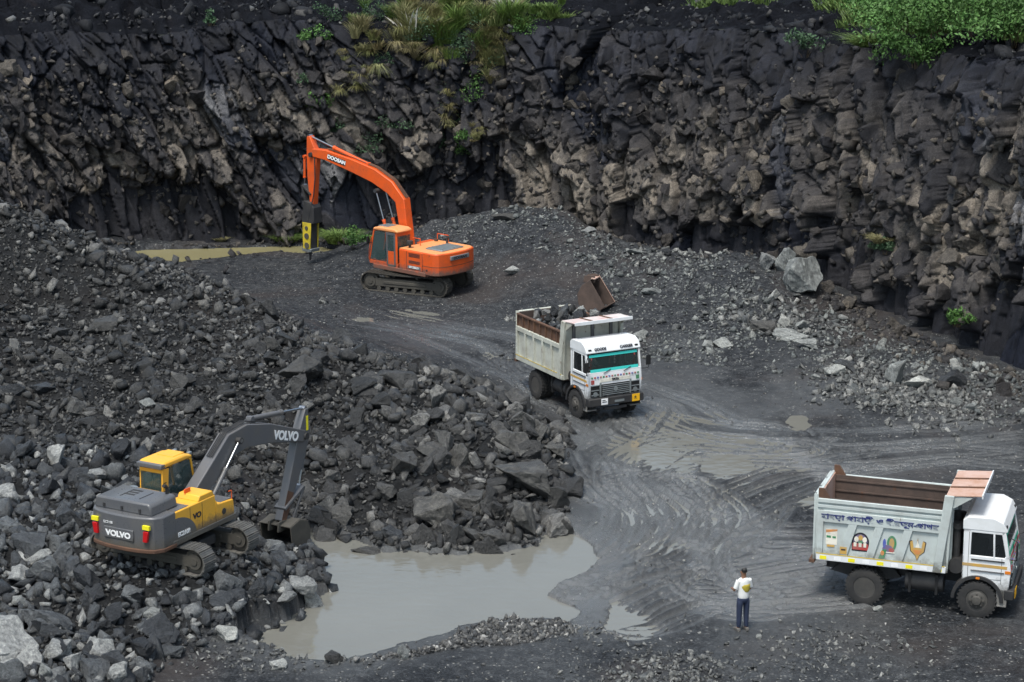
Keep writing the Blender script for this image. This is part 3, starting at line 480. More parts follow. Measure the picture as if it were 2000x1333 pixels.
# named, singled-out rocks: (px, py of the rock's middle, size m, material, label, stretch)
def seat(px, py, s):                          # point on the floor under picture point
    y = (H)/math.tan(ang(py)); lo, hi_ = 40., 108.
    ysamp = np.arange(44, 106, .1); a = math.tan(ang(py)); zz = H - ysamp*a; zc = ysamp*math.cos(TH)+(H-zz)*math.sin(TH); xx = (px-1000)/F*zc
    g = height(xx, ysamp, False)[0]; k = np.where(g > zz - s*.12)[0]; k = k[0] if len(k) else -1; return xx[k], ysamp[k], g[k]
HERO = [(1040,945,2.0,DUSTY,'largest dark boulder, long and slab-like, at the right end of the rubble pile',(1.25,.8,.75)),
 (1075,985,1.25,DUSTY,'rough dark boulder lying just below the largest one at the right end of the pile',(1.1,.85,.85)),
 (1030,1030,1.25,DUSTY,'upright dusty boulder at the right waterside corner of the pile',(.85,.9,1.15)),
 (848,1015,1.35,DUSTY,'big dark boulder with a wet black foot at the waterside middle of the pile',(1,.9,1.15)),
 (925,990,1.15,DUSTY,'grey-brown boulder between the two waterside boulders',(1.1,.9,.9)),
 (590,735,1.5,DUSTY,'large brown boulder in the middle of the left rubble slope',(1.15,.9,.95)),
 (775,752,1.3,DUSTY,'brown lichen-dusty boulder near the crest of the rubble pile',(1.2,.9,.8)),
 (1000,875,1.25,DUSTY,'rounded dusty boulder above the largest boulder of the pile',(1.2,.9,.9)),
 (893,905,1.1,DUSTY,'pointed upright boulder in the middle of the pile',(.75,.8,1.2)),
 (790,915,1.1,DUSTY,'tall leaning boulder left of the pointed one',(.8,.8,1.2)),
 (845,880,.95,DUSTY,'blocky pale-topped boulder above the pointed one',(1.1,.9,.8)),
 (720,1078,.75,DUSTY,'flat dark rock standing alone in the pond in front of the pile',(1.3,.9,.5)),
 (962,1055,.8,DUSTY,'round dark boulder at the water edge of the pile',(1,1,.9)),
 (770,1050,.8,BLUEROCK,'dark wet boulder at the water edge below the tall leaning one',(.9,.9,1)),
 (1090,888,.85,DUSTY,'dark boulder rolled out onto the mud at the tip of the pile',(1.2,.9,.8)),
 (1095,828,.6,DUSTY,'angular rock lying on the mud below the front wheel of the loaded truck',(1.2,.9,.8)),
 (655,1291,.5,DUSTY,'small dark round rock sitting alone in the shallows at the bottom of the pond',(1.1,.9,.8)),
 (1714,1191,.28,PALEROCK,'small pale stone on the mud behind the rear wheel of the empty truck',(1,.9,.8)),
 (1483,1247,.2,PALEROCK,'tiny cream stone on the ground beside the standing man',(1,.9,.8)),
 (1000,533,.75,PALEROCK,'single grey boulder on bare ground right of the orange excavator',(1.1,.9,.8)),
 (985,424,.85,DUSTY,'flat slab on the crest of the mound behind the orange excavator',(1.5,1,.45)),
 (1570,552,2.0,PALEROCK,'huge smooth light grey boulder at the edge of the mound against the quarry face',(.9,1.1,1.15)),
 (1535,520,1.3,PALEROCK,'cracked pale slab leaning on the huge light grey boulder',(.7,.9,1.3)),
 (1500,520,1.1,BLUEROCK,'dark split boulder left of the cracked pale slab',(.7,.9,1.2)),
 (1412,672,.75,PALEROCK,'pale pyramid-shaped boulder at the foot of the middle mound',(1.2,.9,.8)),
 (1380,675,.6,PALEROCK,'pale boulder left of the pyramid-shaped one',(1.1,.9,.8)),
 (1490,640,1.0,DUSTY,'dark brown boulder half buried on the mound slope',(1.2,.9,.7)),
 (1545,658,1.0,PALEROCK,'long pale boulder sloping down the middle of the mound',(1.6,.8,.6)),
 (1585,675,.9,PALEROCK,'pale boulder at the lower end of the sloping row on the mound',(1.5,.8,.6)),
 (1449,630,.7,BLUEROCK,'blue-grey boulder at the upper end of the row on the mound',(1,.9,.9)),
 (1660,718,1.0,BLUEROCK,'wide grey boulder at the lower right of the mound',(1.3,.9,.6)),
 (1630,728,.8,PALEROCK,'pale boulder left of the wide grey one',(1.1,.9,.8)),
 (1755,745,1.2,PALEROCK,'tall pale pointed boulder in the right-hand rubble heap',(.8,.8,1.3)),
 (1795,752,1.0,PALEROCK,'low pale boulder right of the tall pointed one',(1.3,.9,.7)),
 (1860,750,1.0,BLUEROCK,'grey triangular boulder at the right of the rubble heap',(1.1,.9,1)),
 (1275,570,.7,PALEROCK,'long pale slab on the mound above the canopy of the loaded truck',(1.5,.7,.5)),
 (1253,655,.6,PALEROCK,'pale round boulder beside the cab of the loaded truck',(1,.9,.9)),
 (1150,452,.6,BLUEROCK,'dark boulder on the right shoulder of the mound',(1.2,.9,.6)),
 (1240,492,.8,PALEROCK,'grey slab on the low saddle of the mound crest',(1.5,.9,.5)),
 (1298,495,.6,BLUEROCK,'rounded grey boulder on the saddle right of the slab',(1.1,.9,.8)),
 (95,1228,1.25,BLUEROCK,'large dark angular block near the lower left corner',(1.1,.9,.9)),
 (18,1275,1.6,BLUEROCK,'biggest grey block, cut by the left edge at the bottom',(1,.9,1.1)),
 (146,1305,.7,BLUEROCK,'dark cube-like block at the bottom edge on the left',(.9,.9,1)),
 (75,1318,.7,PALEROCK,'whitish rock at the bottom edge left of the dark cube',(1.2,.9,.8)),
 (40,1180,.45,PALEROCK,'small near-white rock at the left edge under the yellow excavator',(1,.9,.9)),
 (590,1165,.75,BLUEROCK,'square-topped dark block at the tip of the yellow excavator\'s rubble bench',(1.1,1,1)),
 (300,1205,.5,PALEROCK,'pale faceted rock below the tracks of the yellow excavator',(1.1,.9,.9)),
 (560,1210,.6,BLUEROCK,'light blue-grey block at the waterline left of the square-topped one',(1.2,.8,.8)),
 (440,1240,.65,PALEROCK,'pair-wise grey block at the lower left shore of the pond',(1.1,.9,.8)),
 (200,925,.7,BLUEROCK,'flat grey slab behind the cab of the yellow excavator',(1.4,1,.6)),
 (25,765,.85,BLUEROCK,'blue-grey square block at the left edge half way up',(1.1,.9,.8)),
 (85,760,.65,BLUEROCK,'blue-grey block right of the square one at the left edge',(1.2,.9,.7)),
 (290,790,.6,PALEROCK,'pale rock in the hollow left of the grey boom',(1,.9,.9)),
 (200,640,1.2,DUSTY,'brown outcrop block in the hollow of the left slope',(1.3,.9,.7)),
 (545,1300,.4,PALEROCK,'whitish stone on the near shore at the bottom left of the pond',(1.2,.9,.8)),
 (790,1280,.45,PALEROCK,'pale upright stone in the gravel berm on the near shore',(.8,.8,1.2))]
tone = {DUSTY.name:0, BLUEROCK.name:1, PALEROCK.name:2}
for k, (px, py, s, m, lab, st) in enumerate(HERO):
    m = HEROD if m is DUSTY else m
    x, y, z = seat(px, py, s); o = link(bpy.data.objects.new('boulder' if s > .55 else 'stone', BIGM[m.name][(k*5) % len(BIG)]))
    o.location = (x, y, max(z, WL-.1) + s*st[2]*.22); o.scale = (s*st[0]*1.12, s*st[1]*1.12, s*st[2]*1.12); o.rotation_euler = (rng.uniform(-.25,.25), rng.uniform(-.25,.25), rng.uniform(-.6,.6)); tag(o, lab, 'rock')
HP = np.array([seat(p[0], p[1], p[2])[:2]+(p[2],) for p in HERO])
VEH = [(-6.6,58.6,1.5), (-9.0,54.5,2.4), (-4.2,93.3,3.2), (1.9,75,2.0), (2.7,73.3,2), (9.5,55,2.2), (11.8,54.8,2.2)]
def cloud(n, P, a, smin, smax, vmax=.3, pad=0):
    xs_, ys_ = zip(*[p[:2] for p in P]); out = []
    x = rng.uniform(min(xs_), max(xs_), n*3); y = rng.uniform(min(ys_), max(ys_), n*3); ok = inpoly(x, y, P); x, y = x[ok][:n], y[ok][:n]
    u = rng.random(len(x)); s = (smin**-a + u*(smax**-a - smin**-a))**(-1/a)
    for vx, vy, r in VEH:
        m = (np.hypot(x-vx, y-vy) < r); s = np.where(m, np.minimum(s, vmax), s)
    keep = np.ones(len(x), bool)
    for hx, hy, hr in HP: keep &= ~((np.hypot(x-hx, y-hy) < hr*.45) & (s > .35))
    x, y, s = x[keep], y[keep], s[keep]; z = height(x, y, False)[0]; return np.stack([x, y, z + s*rng.uniform(-.05, .28, len(s))], 1), s
def keepdry(P, s): m = P[:,2] > WL-.12; return P[m], s[m]
LEFT = [(-30,62), (-30,84), (-12,82.5)] + [p[:2] for p in (G(420,590,y=78.5), G(600,665,y=75))] + [G(560,800,y=67)[:2], G(420,905,z=1.6)[:2], G(0,895,z=1.7)[:2]]
P1, S1 = keepdry(*cloud(25000, PILE, 1.75, .15, 1.0)); n1 = len(S1); front = np.clip((P1[:,0]+11)/9, 0, 1); S1 = S1*(.72+.45*front)
C1 = palette(n1, DUSTY_ST); l1 = inpoly(P1[:,0], P1[:,1], LEFT)
P2, S2 = keepdry(*cloud(9500, BENCH, 1.7, .19, .95)); C2 = palette(len(S2), BLUE_ST)
MOUND = [G(1220,700,z=0)[:2], G(1130,560,y=88.5)[:2], G(1225,490,y=95.5)[:2], G(1480,493,y=92.5)[:2], G(1600,590,y=88)[:2], G(1800,688,y=81.5)[:2], G(2050,740,z=0)[:2], G(2050,830,z=0)[:2], G(1750,810,z=0)[:2], G(1500,735,z=0)[:2]]
P3, S3 = cloud(5200, MOUND, 2.6, .09, .6); cl = fbm(P3[:,0]*.45, P3[:,1]*.3, 3, 33) + .1*np.isin(0, 0); m = (cl > .06) | (rng.random(len(S3)) < .22); P3, S3 = P3[m], S3[m]; C3 = palette(len(S3), [(0,(.05,.055,.06)), (.5,(.11,.12,.12)), (1,(.26,.27,.26))])
MTOP = [G(850,470,y=96)[:2], G(870,432,y=98)[:2], G(1040,405,y=99.5)[:2], G(1180,455,y=97)[:2], G(1225,490,y=95.5)[:2], G(1180,560,y=90)[:2], G(1000,470,y=96)[:2]]
P4, S4 = cloud(700, MTOP, 2.2, .08, .45); C4 = palette(len(S4), [(0,(.05,.055,.06)), (.5,(.11,.12,.12)), (1,(.24,.25,.24))])
fs = rng.uniform(sA+3, sB-2, 2600); fx, fy = bpos(fs); fnx, fny = bnrm(fs); dd = rng.exponential(1.0, 2600)+.2; P5 = np.stack([fx+fnx*dd, fy+fny*dd], 1); S5 = (.1**-2.0 + rng.random(2600)*(.75**-2.0-.1**-2.0))**(-1/2.0)
z5 = height(P5[:,0], P5[:,1], False)[0]; P5 = np.c_[P5, z5+S5*.15]; k5 = ~inpoly(P5[:,0], P5[:,1], POND2); P5, S5 = P5[k5], S5[k5]; C5 = palette(len(S5), CLIFF_ST)
BERM = [G(862,1254,z=.1)[:2], G(905,1230,z=0)[:2], G(990,1205,z=0)[:2], G(1105,1214,z=0)[:2], G(1130,1235,z=0)[:2], G(1010,1260,z=0)[:2], G(900,1268,z=0)[:2], G(780,1295,z=0)[:2], G(680,1305,z=0)[:2]]
P6, S6 = cloud(1500, BERM, 1.8, .07, .26); C6 = palette(len(S6), DUSTY_ST)*1.9
HEAPS = [((1310,1300),1.3,.9,260,.16), ((1330,1330),1.8,.8,300,.18), ((1600,1290),2.2,1.4,260,.14), ((1650,1255),1.6,.7,120,.16), ((1800,790),2.0,2.5,420,.30), ((1700,765),1.8,2,330,.28), ((1900,800),2.2,2.,260,.25), ((1160,1240),1.2,.6,60,.14), ((655,596),.6,.4,4,.45), ((1180,1235),1,.5,50,.14), ((470,1300),2.5,.8,320,.16), ((1500,640),3.0,1.6,150,.42), ((1300,560),2.2,1.8,130,.36), ((1790,765),3.2,1.5,160,.4), ((1545,665),2.5,1.0,120,.3), ((1660,735),1.6,1.0,90,.35), ((1100,425),2.5,1.0,60,.3), ((1020,700),1.0,.6,30,.25), ((1000,625),.5,.4,8,.3)]
PH = []; SH = []
for (a, b), rx, ry, n, s in HEAPS:
    qx, qy = G(a, b, z=0)[:2]; x = qx+rng.normal(0, rx*.6, n); y = qy+rng.normal(0, ry*.7, n); z = height(x, y, False)[0]; sz = s*rng.uniform(.3, 1.3, n); PH.append(np.stack([x, y, z+sz*.1], 1)); SH.append(sz)
P7 = np.concatenate(PH); S7 = np.concatenate(SH); C7 = palette(len(S7), [(0,(.06,.062,.065)), (.5,(.12,.125,.125)), (1,(.26,.26,.25))])
x = rng.uniform(-20, 6, 26000); y = rng.uniform(44, 84, 26000); ok = inpoly(x, y, PILE) | inpoly(x, y, BENCH); x, y = x[ok], y[ok]; z = height(x, y, False)[0]; ok = z > WL; P10 = np.stack([x, y, z+.02], 1)[ok]; S10 = rng.uniform(.06, .2, len(P10)); joined('gravel', P10, S10, palette(len(P10), DUSTY_ST)*.9, SMALL, ROCK_J, 'fine broken stone between the rocks of the rubble pile')
n8 = 13000; x = rng.uniform(-12, 20, n8); y = rng.uniform(45, 100, n8); z = height(x, y, False)[0]; S8 = .02+.075*rng.random(n8)**2*(1+ (rng.random(n8) < .04)*1.8); ok = (z > WL) & ~inpoly(x, y, PILE) & ~inpoly(x, y, BENCH) & ~inpoly(x, y, POND); cl = fbm(x*.3, y*.2, 3, 77); ok &= (cl > -.02) | (rng.random(n8) < .25)
P8 = np.stack([x, y, z+.01], 1)[ok]; S8 = S8[ok]; C8 = palette(len(S8), [(0,(.05,.05,.05)), (.6,(.12,.12,.12)), (.85,(.3,.3,.28)), (1,(.55,.53,.5))])
# the largest ones in view become rocks of their own, 235 of them
GR = [('rocks of the left rubble slope', 'dusty rock lying loose on the left rubble slope above the yellow excavator', 'dusty'), ('rocks of the rubble pile behind the pond', 'dusty brown-grey rock in the rubble pile between pond and haul road', 'dusty'),
      ('broken rocks under the yellow excavator', 'fresh angular blue-grey rock in the bench under the yellow excavator', 'blue'), ('rocks strewn over the right mound', 'rock strewn over the grey mound right of the loaded truck', 'pale'), ('fallen blocks at the foot of the quarry face', 'fallen brown block at the foot of the quarry face', 'cliff')]
AP = np.concatenate([P1, P2, P3, P5]); AS = np.r_[S1, S2, S3, S5]; AC = np.concatenate([C1, C2, C3, C5]); AG = np.r_[np.where(l1, 0, 1), np.full(len(S2), 2), np.full(len(S3), 3), np.full(len(S5), 4)]
qx, qy, qz = proj(AP); app = AS/qz; vis = (qx > 5) & (qx < 1995) & (qy > 5) & (qy < 1328)
sel = np.zeros(len(AS), bool); quota = [40, 85, 80, 14, 14]
for g_, q in enumerate(quota):
    c = np.where((AG == g_) & vis)[0]; sel[c[np.argsort(-app[c])[:q]]] = True
import re
HS = [re.split(r',| lying| at | in the| near| between| above| left | right | below| standing| with| rolled| on | sitting| leaning on| behind| under| half| sloping| beside| cut', p[4])[0] for p in HERO]; HQ = proj(np.array([[a_, b_, float(hz(a_, b_)[0])] for a_, b_, _ in HP]))
TN = {'dusty': 'dusty', 'blue': 'blue-grey', 'pale': 'grey', 'cliff': 'brown'}; WH = ['on the left slope', 'in the pile', 'in the excavator\'s bench', 'on the right mound', 'at the face foot']
def where_label(i):
    d = np.hypot(HQ[0]-qx[i], HQ[1]-qy[i]); k = int(np.argmin(d)); dx, dy = qx[i]-HQ[0][k], qy[i]-HQ[1][k]; side = ('right of' if dx > 0 else 'left of') if abs(dx) > abs(dy) else ('below' if dy > 0 else 'above'); far = 'well ' if d[k] > 110 else ''
    return f"{'large' if AS[i] > .75 else 'medium' if AS[i] > .5 else 'small'} {TN[GR[AG[i]][2]]} rock {WH[AG[i]]}, {far}{side} the {HS[k]}"
mm = {'dusty': DUSTY, 'blue': BLUEROCK, 'pale': PALEROCK, 'cliff': CLIFFROCK}
for i in np.where(sel)[0]:
    g_, lab, mk = GR[AG[i]]; o = link(bpy.data.objects.new('rock', BIGM[mm[mk].name][int(rng.integers(len(BIG)))])); s = AS[i]*1.12
    o.location = AP[i]; o.scale = s*(1+.3*(rng.random(3)*2-1)); o.rotation_euler = rng.uniform(-3, 3, 3); tag(o, where_label(i), 'rock', g_)
rest = ~sel
for g_, nm, lab in ((0,'rubble','loose dusty rubble covering the left slope'), (1,'rubble','loose rubble between the boulders of the pile behind the pond'), (2,'rubble','blue-grey broken rock filling the bench under the yellow excavator'), (3,'rubble','small rocks strewn over the right mound'), (4,'rubble','rock debris at the foot of the quarry face')):
    m = rest & (AG == g_); joined(nm, AP[m], AS[m], AC[m], TPL, ROCK_J, lab)
joined('rubble', P4, S4, C4, TPL, ROCK_J, 'small rocks on the crest of the mound behind the orange excavator')
joined('gravel', P6, S6, C6, TPL, ROCK_J, 'low berm of coarse gravel along the near shore of the pond')
joined('gravel', P7, S7, C7, SMALL, ROCK_J, 'small heaps of broken stone on the quarry floor')
joined('gravel', P8, S8, C8, SMALL, ROCK_J, 'pale chips of stone scattered over the mud')
K9 = np.repeat(np.array(TK), TP.shape[1]); Q9 = TP.reshape(-1, 3); i9 = np.where((K9 < 1.3) & (np.abs(Q9[:,0]) < 24))[0]; i9 = i9[rng.integers(0, len(i9), 1800)]; S9 = rng.uniform(.08, .2, 1800)*(1+(rng.random(1800) < .1)*1.8); P9 = Q9[i9]+rng.normal(0, .1, (1800, 3))*np.array([1,1,0]); cl = fbm(P9[:,0]*.4, P9[:,1]*.8, 3, 99); m = cl > -.1
joined('rubble', P9[m], S9[m], palette(int(m.sum()), [(0,(.015,.015,.018)), (.7,(.05,.05,.052)), (1,(.16,.16,.155))]), TPL, ROCK_J, 'stones lying on the dark soil slope above the quarry face')
ix = np.where((K9 < .35) & (np.abs(Q9[:,0]) < 24))[0]; ix = ix[rng.integers(0, len(ix), 900)]; SX = np.minimum(.2*(1-rng.random(900))**-.5, 1.1); PX = Q9[ix]+rng.normal(0, .12, (900, 3))-np.array([0,0,.05]); joined('rubble', PX, SX, palette(900, [(0,(.008,.009,.012)), (.8,(.022,.023,.027)), (1,(.06,.058,.058))]), TPL, CLIFFM, 'dark broken rock along the crest of the quarry face')
# blocks standing proud of the quarry face: 290 of their own, the rest together
nb = 5000; ss = rng.uniform(sA+2, sB-1, nb); tz = rng.beta(1.6, 1.5, nb)*.9+.02; cz = crest_z(ss); zz = tz*cz; Pf, Nf = face_pt(ss, zz); sz = np.minimum(.22*(1-rng.random(nb))**-.45, 1.25); Pf[:,:2] -= Nf*(sz*.12)[:,None]
cm = fbm(ss*.35, zz*.35, 3, 44); kp = (cm > -.28) & (zz > .2); Pf, sz, ss = Pf[kp], sz[kp], ss[kp]
fq = proj(Pf); vis = (fq[0] > 0) & (fq[0] < 2000) & (fq[1] > 0); o_ = np.argsort(-np.where(vis, sz, 0)); CM = BIGM[CLIFFROCK.name]
for i in o_[:285]:
    b = link(bpy.data.objects.new('rock_block', CM[int(rng.integers(len(BIG)))]), cliff); b.location = Pf[i]; s = sz[i]; b.scale = (s*rng.uniform(.8,1.2), s*rng.uniform(.7,1.), s*rng.uniform(.8,1.4)); b.rotation_euler = rng.uniform(-.5, .5, 3) + np.array([0,0,rng.uniform(-2,2)])
r_ = o_[285:]; joined('rock_blocks', Pf[r_], sz[r_], palette(len(r_), CLIFF_ST), TPL, ROCK_J, None, cliff)

# ------------------------------------------------------------------ plants
def blades(n, rx, ry, hgt, bend=.6, wd=.025, tone=(.6,1.3), hang=0):
    a = rng.uniform(0, 2*math.pi, n); r = np.sqrt(rng.random(n)); bx = r*np.cos(a)*rx; by = r*np.sin(a)*ry; h = hgt*rng.uniform(.45, 1.1, n); dx = np.cos(a)*r*bend*h + rng.normal(0, .18, n)*h; dy = np.sin(a)*r*bend*h + rng.normal(0, .18, n)*h
    wx = rng.normal(0, 1, n); wy = rng.normal(0, 1, n); L = np.hypot(wx, wy); wx *= wd/L; wy *= wd/L; V = []
    for t, k in ((0, 1.), (.4, .9), (.75, .6), (1, 0)):
        cx = bx+dx*t**1.6; cy = by+dy*t**1.6; cz = h*(t-.22*t*t) - hang*t*t*h
        if k: V += [np.stack([cx-wx*k, cy-wy*k, cz], 1), np.stack([cx+wx*k, cy+wy*k, cz], 1)]
        else: V += [np.stack([cx, cy, cz], 1)]
    V = np.stack(V, 1); T = np.array([(0,1,3),(0,3,2),(2,3,5),(2,5,4),(4,5,6)]); TT = (T[None]+(np.arange(n)*7)[:,None,None]).reshape(-1, 3); c = np.repeat((tone[0]+(tone[1]-tone[0])*rng.random(n))[:,None]*np.array([[1,1,1]]), 7, 0)
    return V.reshape(-1, 3), TT, c
def clump(k, n, sx, sz, r0, h, bend, wd, hang):
    VV = []; TT = []; CC = []; off = 0
    for _ in range(k):
        V, T, c = blades(n, r0*rng.uniform(.6,1.5), r0, h*rng.uniform(.5,1.25), bend, wd, (.5,1.3), hang*rng.uniform(.3,1.8)); dz = rng.normal(0, .45)*sz
        V = V + np.array([rng.normal(0, .6)*sx, dz*.45, dz]); VV.append(V); TT.append(T+off); CC.append(c*rng.uniform(.6, 1.25)*np.array([1, rng.uniform(.9,1.15), rng.uniform(.8,1)])); off += len(V)
    return np.concatenate(VV), np.concatenate(TT), np.concatenate(CC)
def leaves(n, rx, ry, rz, ls, cz, lobes=7):
    C = rng.normal(0, .5, (lobes, 3))*np.array([rx, ry, rz]); C[:,2] = np.abs(C[:,2])*.9+cz*.5; R = rng.uniform(.35, .6, lobes); k = rng.integers(0, lobes, n); d = rng.normal(size=(n, 3)); d /= np.linalg.norm(d, axis=1)[:,None]; rr = rng.random(n)**.45
    P = C[k] + d*rr[:,None]*R[k][:,None]*np.array([rx, ry, rz]); P[:,2] = np.maximum(P[:,2], .02); Rm = rots(n); s = ls*rng.uniform(.6, 1.4, n)
    q = np.array([(-.5,0,0),(0,-.28,.06),(.6,0,0),(0,.28,.06)]); V = np.einsum('nij,vj->nvi', Rm, q)*s[:,None,None] + P[:,None,:]
    T = np.array([(0,1,2),(0,2,3)]); TT = (T[None]+(np.arange(n)*4)[:,None,None]).reshape(-1, 3); t = (.6+.5*rng.random(lobes))[k]*rng.uniform(.7, 1.3, n)
    return V.reshape(-1, 3), TT, np.repeat(t[:,None]*np.ones((1,3)), 4, 0)
def put_plant(loc, parts, label, cat, name, group=None):
    root = None
    for nm, (V, T, c), m in parts:
        me = mesh_np(nm, V, T, c, m)
        if len(parts) == 1:
            o = link(bpy.data.objects.new(name, me)); o.location = loc; return tag(o, label, cat, group)
        if root is None: root = empty(name, loc, 0, label, cat, group)
        link(bpy.data.objects.new(nm, me), root)
    return root
def on_face(px, py):                          # point of the face (or of the slope above it) seen at (px, py)
    S = np.arange(sA, sB, .12); Zs = np.arange(.1, 1, .02); SS, TT = np.meshgrid(S, Zs); P, _ = face_pt(SS.ravel(), (TT*crest_z(SS)).ravel()); P = np.r_[P, TP[:45].reshape(-1, 3)]
    a, b, c = proj(P); d = (a-px)**2+(b-py)**2; k = np.argmin(d + (c-c.min())*3); return P[k]
PL = [(598,95,'leaf',1.0,.8,LEAF,'bright green leafy bush high on the quarry face, left of the dry grass','bush'), (605,232,'leaf',1.1,1.1,LEAF,'fresh green fern-like bush on the face above the raised orange boom','bush'),
 (1700,105,'blade',.9,1.7,GRASSG,'tall bright green grass clump hanging at the crest left of the big bushes','grass clump'), (1572,112,'leaf',.8,1.0,LEAFD,'small blue-green bush on the soil band near the crest','bush'),
 (560,472,'blade',.9,.9,GRASSG,'green grass clump by the back pond left of the hydraulic breaker','grass clump'), (585,465,'leaf',.7,.7,LEAFD,'small leafy shrub right beside the breaker at the back pond','shrub'), (662,474,'blade',.95,1.3,GRASSG,'big grass clump at the face foot between breaker and orange cab','grass clump'), (692,485,'leaf',.9,.7,LEAF,'low leafy shrub right of the big grass clump behind the breaker','shrub'),
 (410,52,'leaf',.5,.5,LEAFD,'small green tuft on the soil slope at the upper left','shrub'), (1803,686,'leaf',.35,.35,LEAF,'small light green shrub at the face foot, left of two','shrub'), (1868,706,'leaf',.55,.55,LEAF,'small light green shrub at the face foot, right of two','shrub'), (1725,500,'leaf',.6,.5,LEAFD,'dull shrub on a ledge in the right half of the face','shrub'), (1725,478,'blade',.7,.7,GRASSY,'dry tuft above the dull shrub on the right half of the face','grass clump'),
 (905,285,'leaf',.4,.7,LEAF,'small bright green plant low on the creeper-hung face','shrub'), (430,470,'blade',.5,.4,GRASSY,'thin tuft at the face foot above the back pond','grass clump'), (1405,470,'blade',.3,.3,GRASSY,'tiny tuft at the bottom of the dark columns','grass clump')]
for px, py, kind, r, h, m, lab, cat in PL:
    p = on_face(px, py) if py < 455 or px > 1700 else None
    if p is None:
        x, y, z = seat(px, py, .3); p = (x, y, z)
        if abs(px-1405) < 2: continue
    if kind == 'leaf': parts = [('foliage', leaves(int(420*r+150), r*.8, r*.6, h*.7, .13, h), m), ('stem', blades(10, .15, .15, h*.7, .5, .02), STEM)]
    else: parts = [('blades', blades(int(1100*r), r*.55, r*.4, h*1.1, .8, .016, (.6,1.4), .4), m)]
    if kind == 'leaf' and False: pass
    put_plant(p, parts, lab, cat, 'bush' if kind == 'leaf' else 'grass_clump')
BUSH = [(1760,35,1.6,1.7,'leftmost of the big green bushes on the rim at the upper right'), (1830,55,2.0,2.2,'big round green bush on the rim, second from the left'), (1790,100,1.0,1.1,'small dark bush hanging under the rim below the big round one'), (1905,40,2.0,1.9,'big green bush in the middle of the rim thicket at the upper right'), (1975,60,2.0,1.8,'rightmost bush of the rim thicket, cut by the right edge'), (1865,5,2.0,1.6,'pale green bush behind the rim thicket, cut by the top edge'), (1735,5,1.4,1.3,'small bush at the top edge left of the rim thicket')]
for px, py, r, h, lab in BUSH: put_plant(on_face(px, py+34), [('foliage', leaves(int(2300*r), r*1.15, r*.8, h*.85, .15, h, 16), LEAF), ('stem', blades(14, .3, .3, h*.8, .6, .03), STEM)], lab, 'bush', 'bush')
GT = [(720,60,.9,1.1,GRASSY,0),(770,55,1.2,1.3,GRASSY,0),(815,50,1.3,1.5,GRASSY,0),(850,65,1.2,1.6,GRASSG,0),(895,45,1.2,1.4,GRASSG,0),(830,15,1.2,1.3,GRASSY,0),(880,10,1.1,1.3,GRASSG,0),(945,90,1.1,1.5,GRASSY,0),(965,55,1.1,1.5,GRASSY,0),(1000,30,1.1,1.3,GRASSG,0),(1040,25,1.1,1.0,GRASSG,0),(1070,20,.9,.8,GRASSG,0),(925,20,1.0,1.2,GRASSY,0),(780,10,1.0,1.2,GRASSG,0),(700,25,.8,.9,GRASSG,0)]
ORD = ['leftmost', 'second from the left', 'third from the left', 'fourth from the left', 'fifth from the left', 'sixth from the left', 'seventh from the left', 'eighth from the left', 'ninth from the left', 'tenth from the left', 'eleventh from the left', 'twelfth from the left', 'thirteenth from the left', 'fourteenth from the left', 'fifteenth from the left', 'rightmost']
def order(L, k, j): return ORD[sorted([q[0] for q in L if q[j] is L[k][j]]).index(L[k][0])]
for k, (px, py, r, h, m, _) in enumerate(GT): put_plant(on_face(px, py+18), [('blades', clump(9, int(150*r), r*.75, .9, .22*r, h*1.05, .55, .014, .2), m)], ('dry straw-coloured' if m is GRASSY else 'green')+' grass clump of the thicket at the top centre, '+order(GT, k, 4), 'grass clump', 'grass_clump', ('dry' if m is GRASSY else 'green')+' grass clumps at the top centre')
for px, py, lab in ((990,22,'tall white-plumed grass at the top edge right of centre'), (805,70,'white-plumed grass on the face left of the dry clumps')):
    put_plant(on_face(px, py+15), [('blades', blades(260, .5, .4, 1.5, .5, .03), GRASSY), ('plumes', blades(26, .45, .35, 2.0, .35, .08), PLUME)], lab, 'grass clump', 'plume_grass')
CR = [(905,125,1.,1.2,LEAFD),(935,160,.7,.9,LEAF),(870,185,.7,1.,GRASSY),(885,240,1.1,1.2,LEAFD),(860,290,1.1,1.0,LEAFD),(900,300,.7,.7,LEAF),(735,40,.9,1.,LEAFD),(680,130,.7,1.0,GRASSY),(760,250,.8,.8,LEAFD),(590,160,.5,.6,LEAFD),(720,300,.7,.7,LEAFD),(730,95,.9,1.4,GRASSY),(790,105,1.2,1.6,GRASSY),(850,115,1.1,1.6,GRASSY),(900,95,1.2,1.4,LEAFD),(945,120,.9,1.6,GRASSY),(980,85,1.,1.5,GRASSY),(1020,70,.9,1.2,LEAF),(870,225,.6,1.2,GRASSY),(700,170,.6,1.2,GRASSY),(830,80,1.1,1.3,LEAFD),(760,120,.8,1.,LEAFD),(915,200,.7,1.,LEAF),(930,255,.5,.9,GRASSY),(650,260,.8,.8,LEAFD),(640,40,.9,.8,LEAFD)]
for k, (px, py, r, h, m) in enumerate(CR):
    P = leaves(int(420*r), r*.9, .25, h*.8, .10, .1, 9) if m is not GRASSY else clump(7, int(70*r+20), r*.6, .9, .13, h*.7, .7, .012, .7)
    put_plant(on_face(px, py), [('foliage', P, m)], ('dull green creeper' if m is LEAFD else 'bright green creeper' if m is LEAF else 'dry trailing grass')+' on the rock face above the orange excavator, '+order(CR, k, 4), 'creeper', 'creeper', ('dull green creepers' if m is LEAFD else 'bright green creepers' if m is LEAF else 'dry trailing grasses')+' on the rock face')
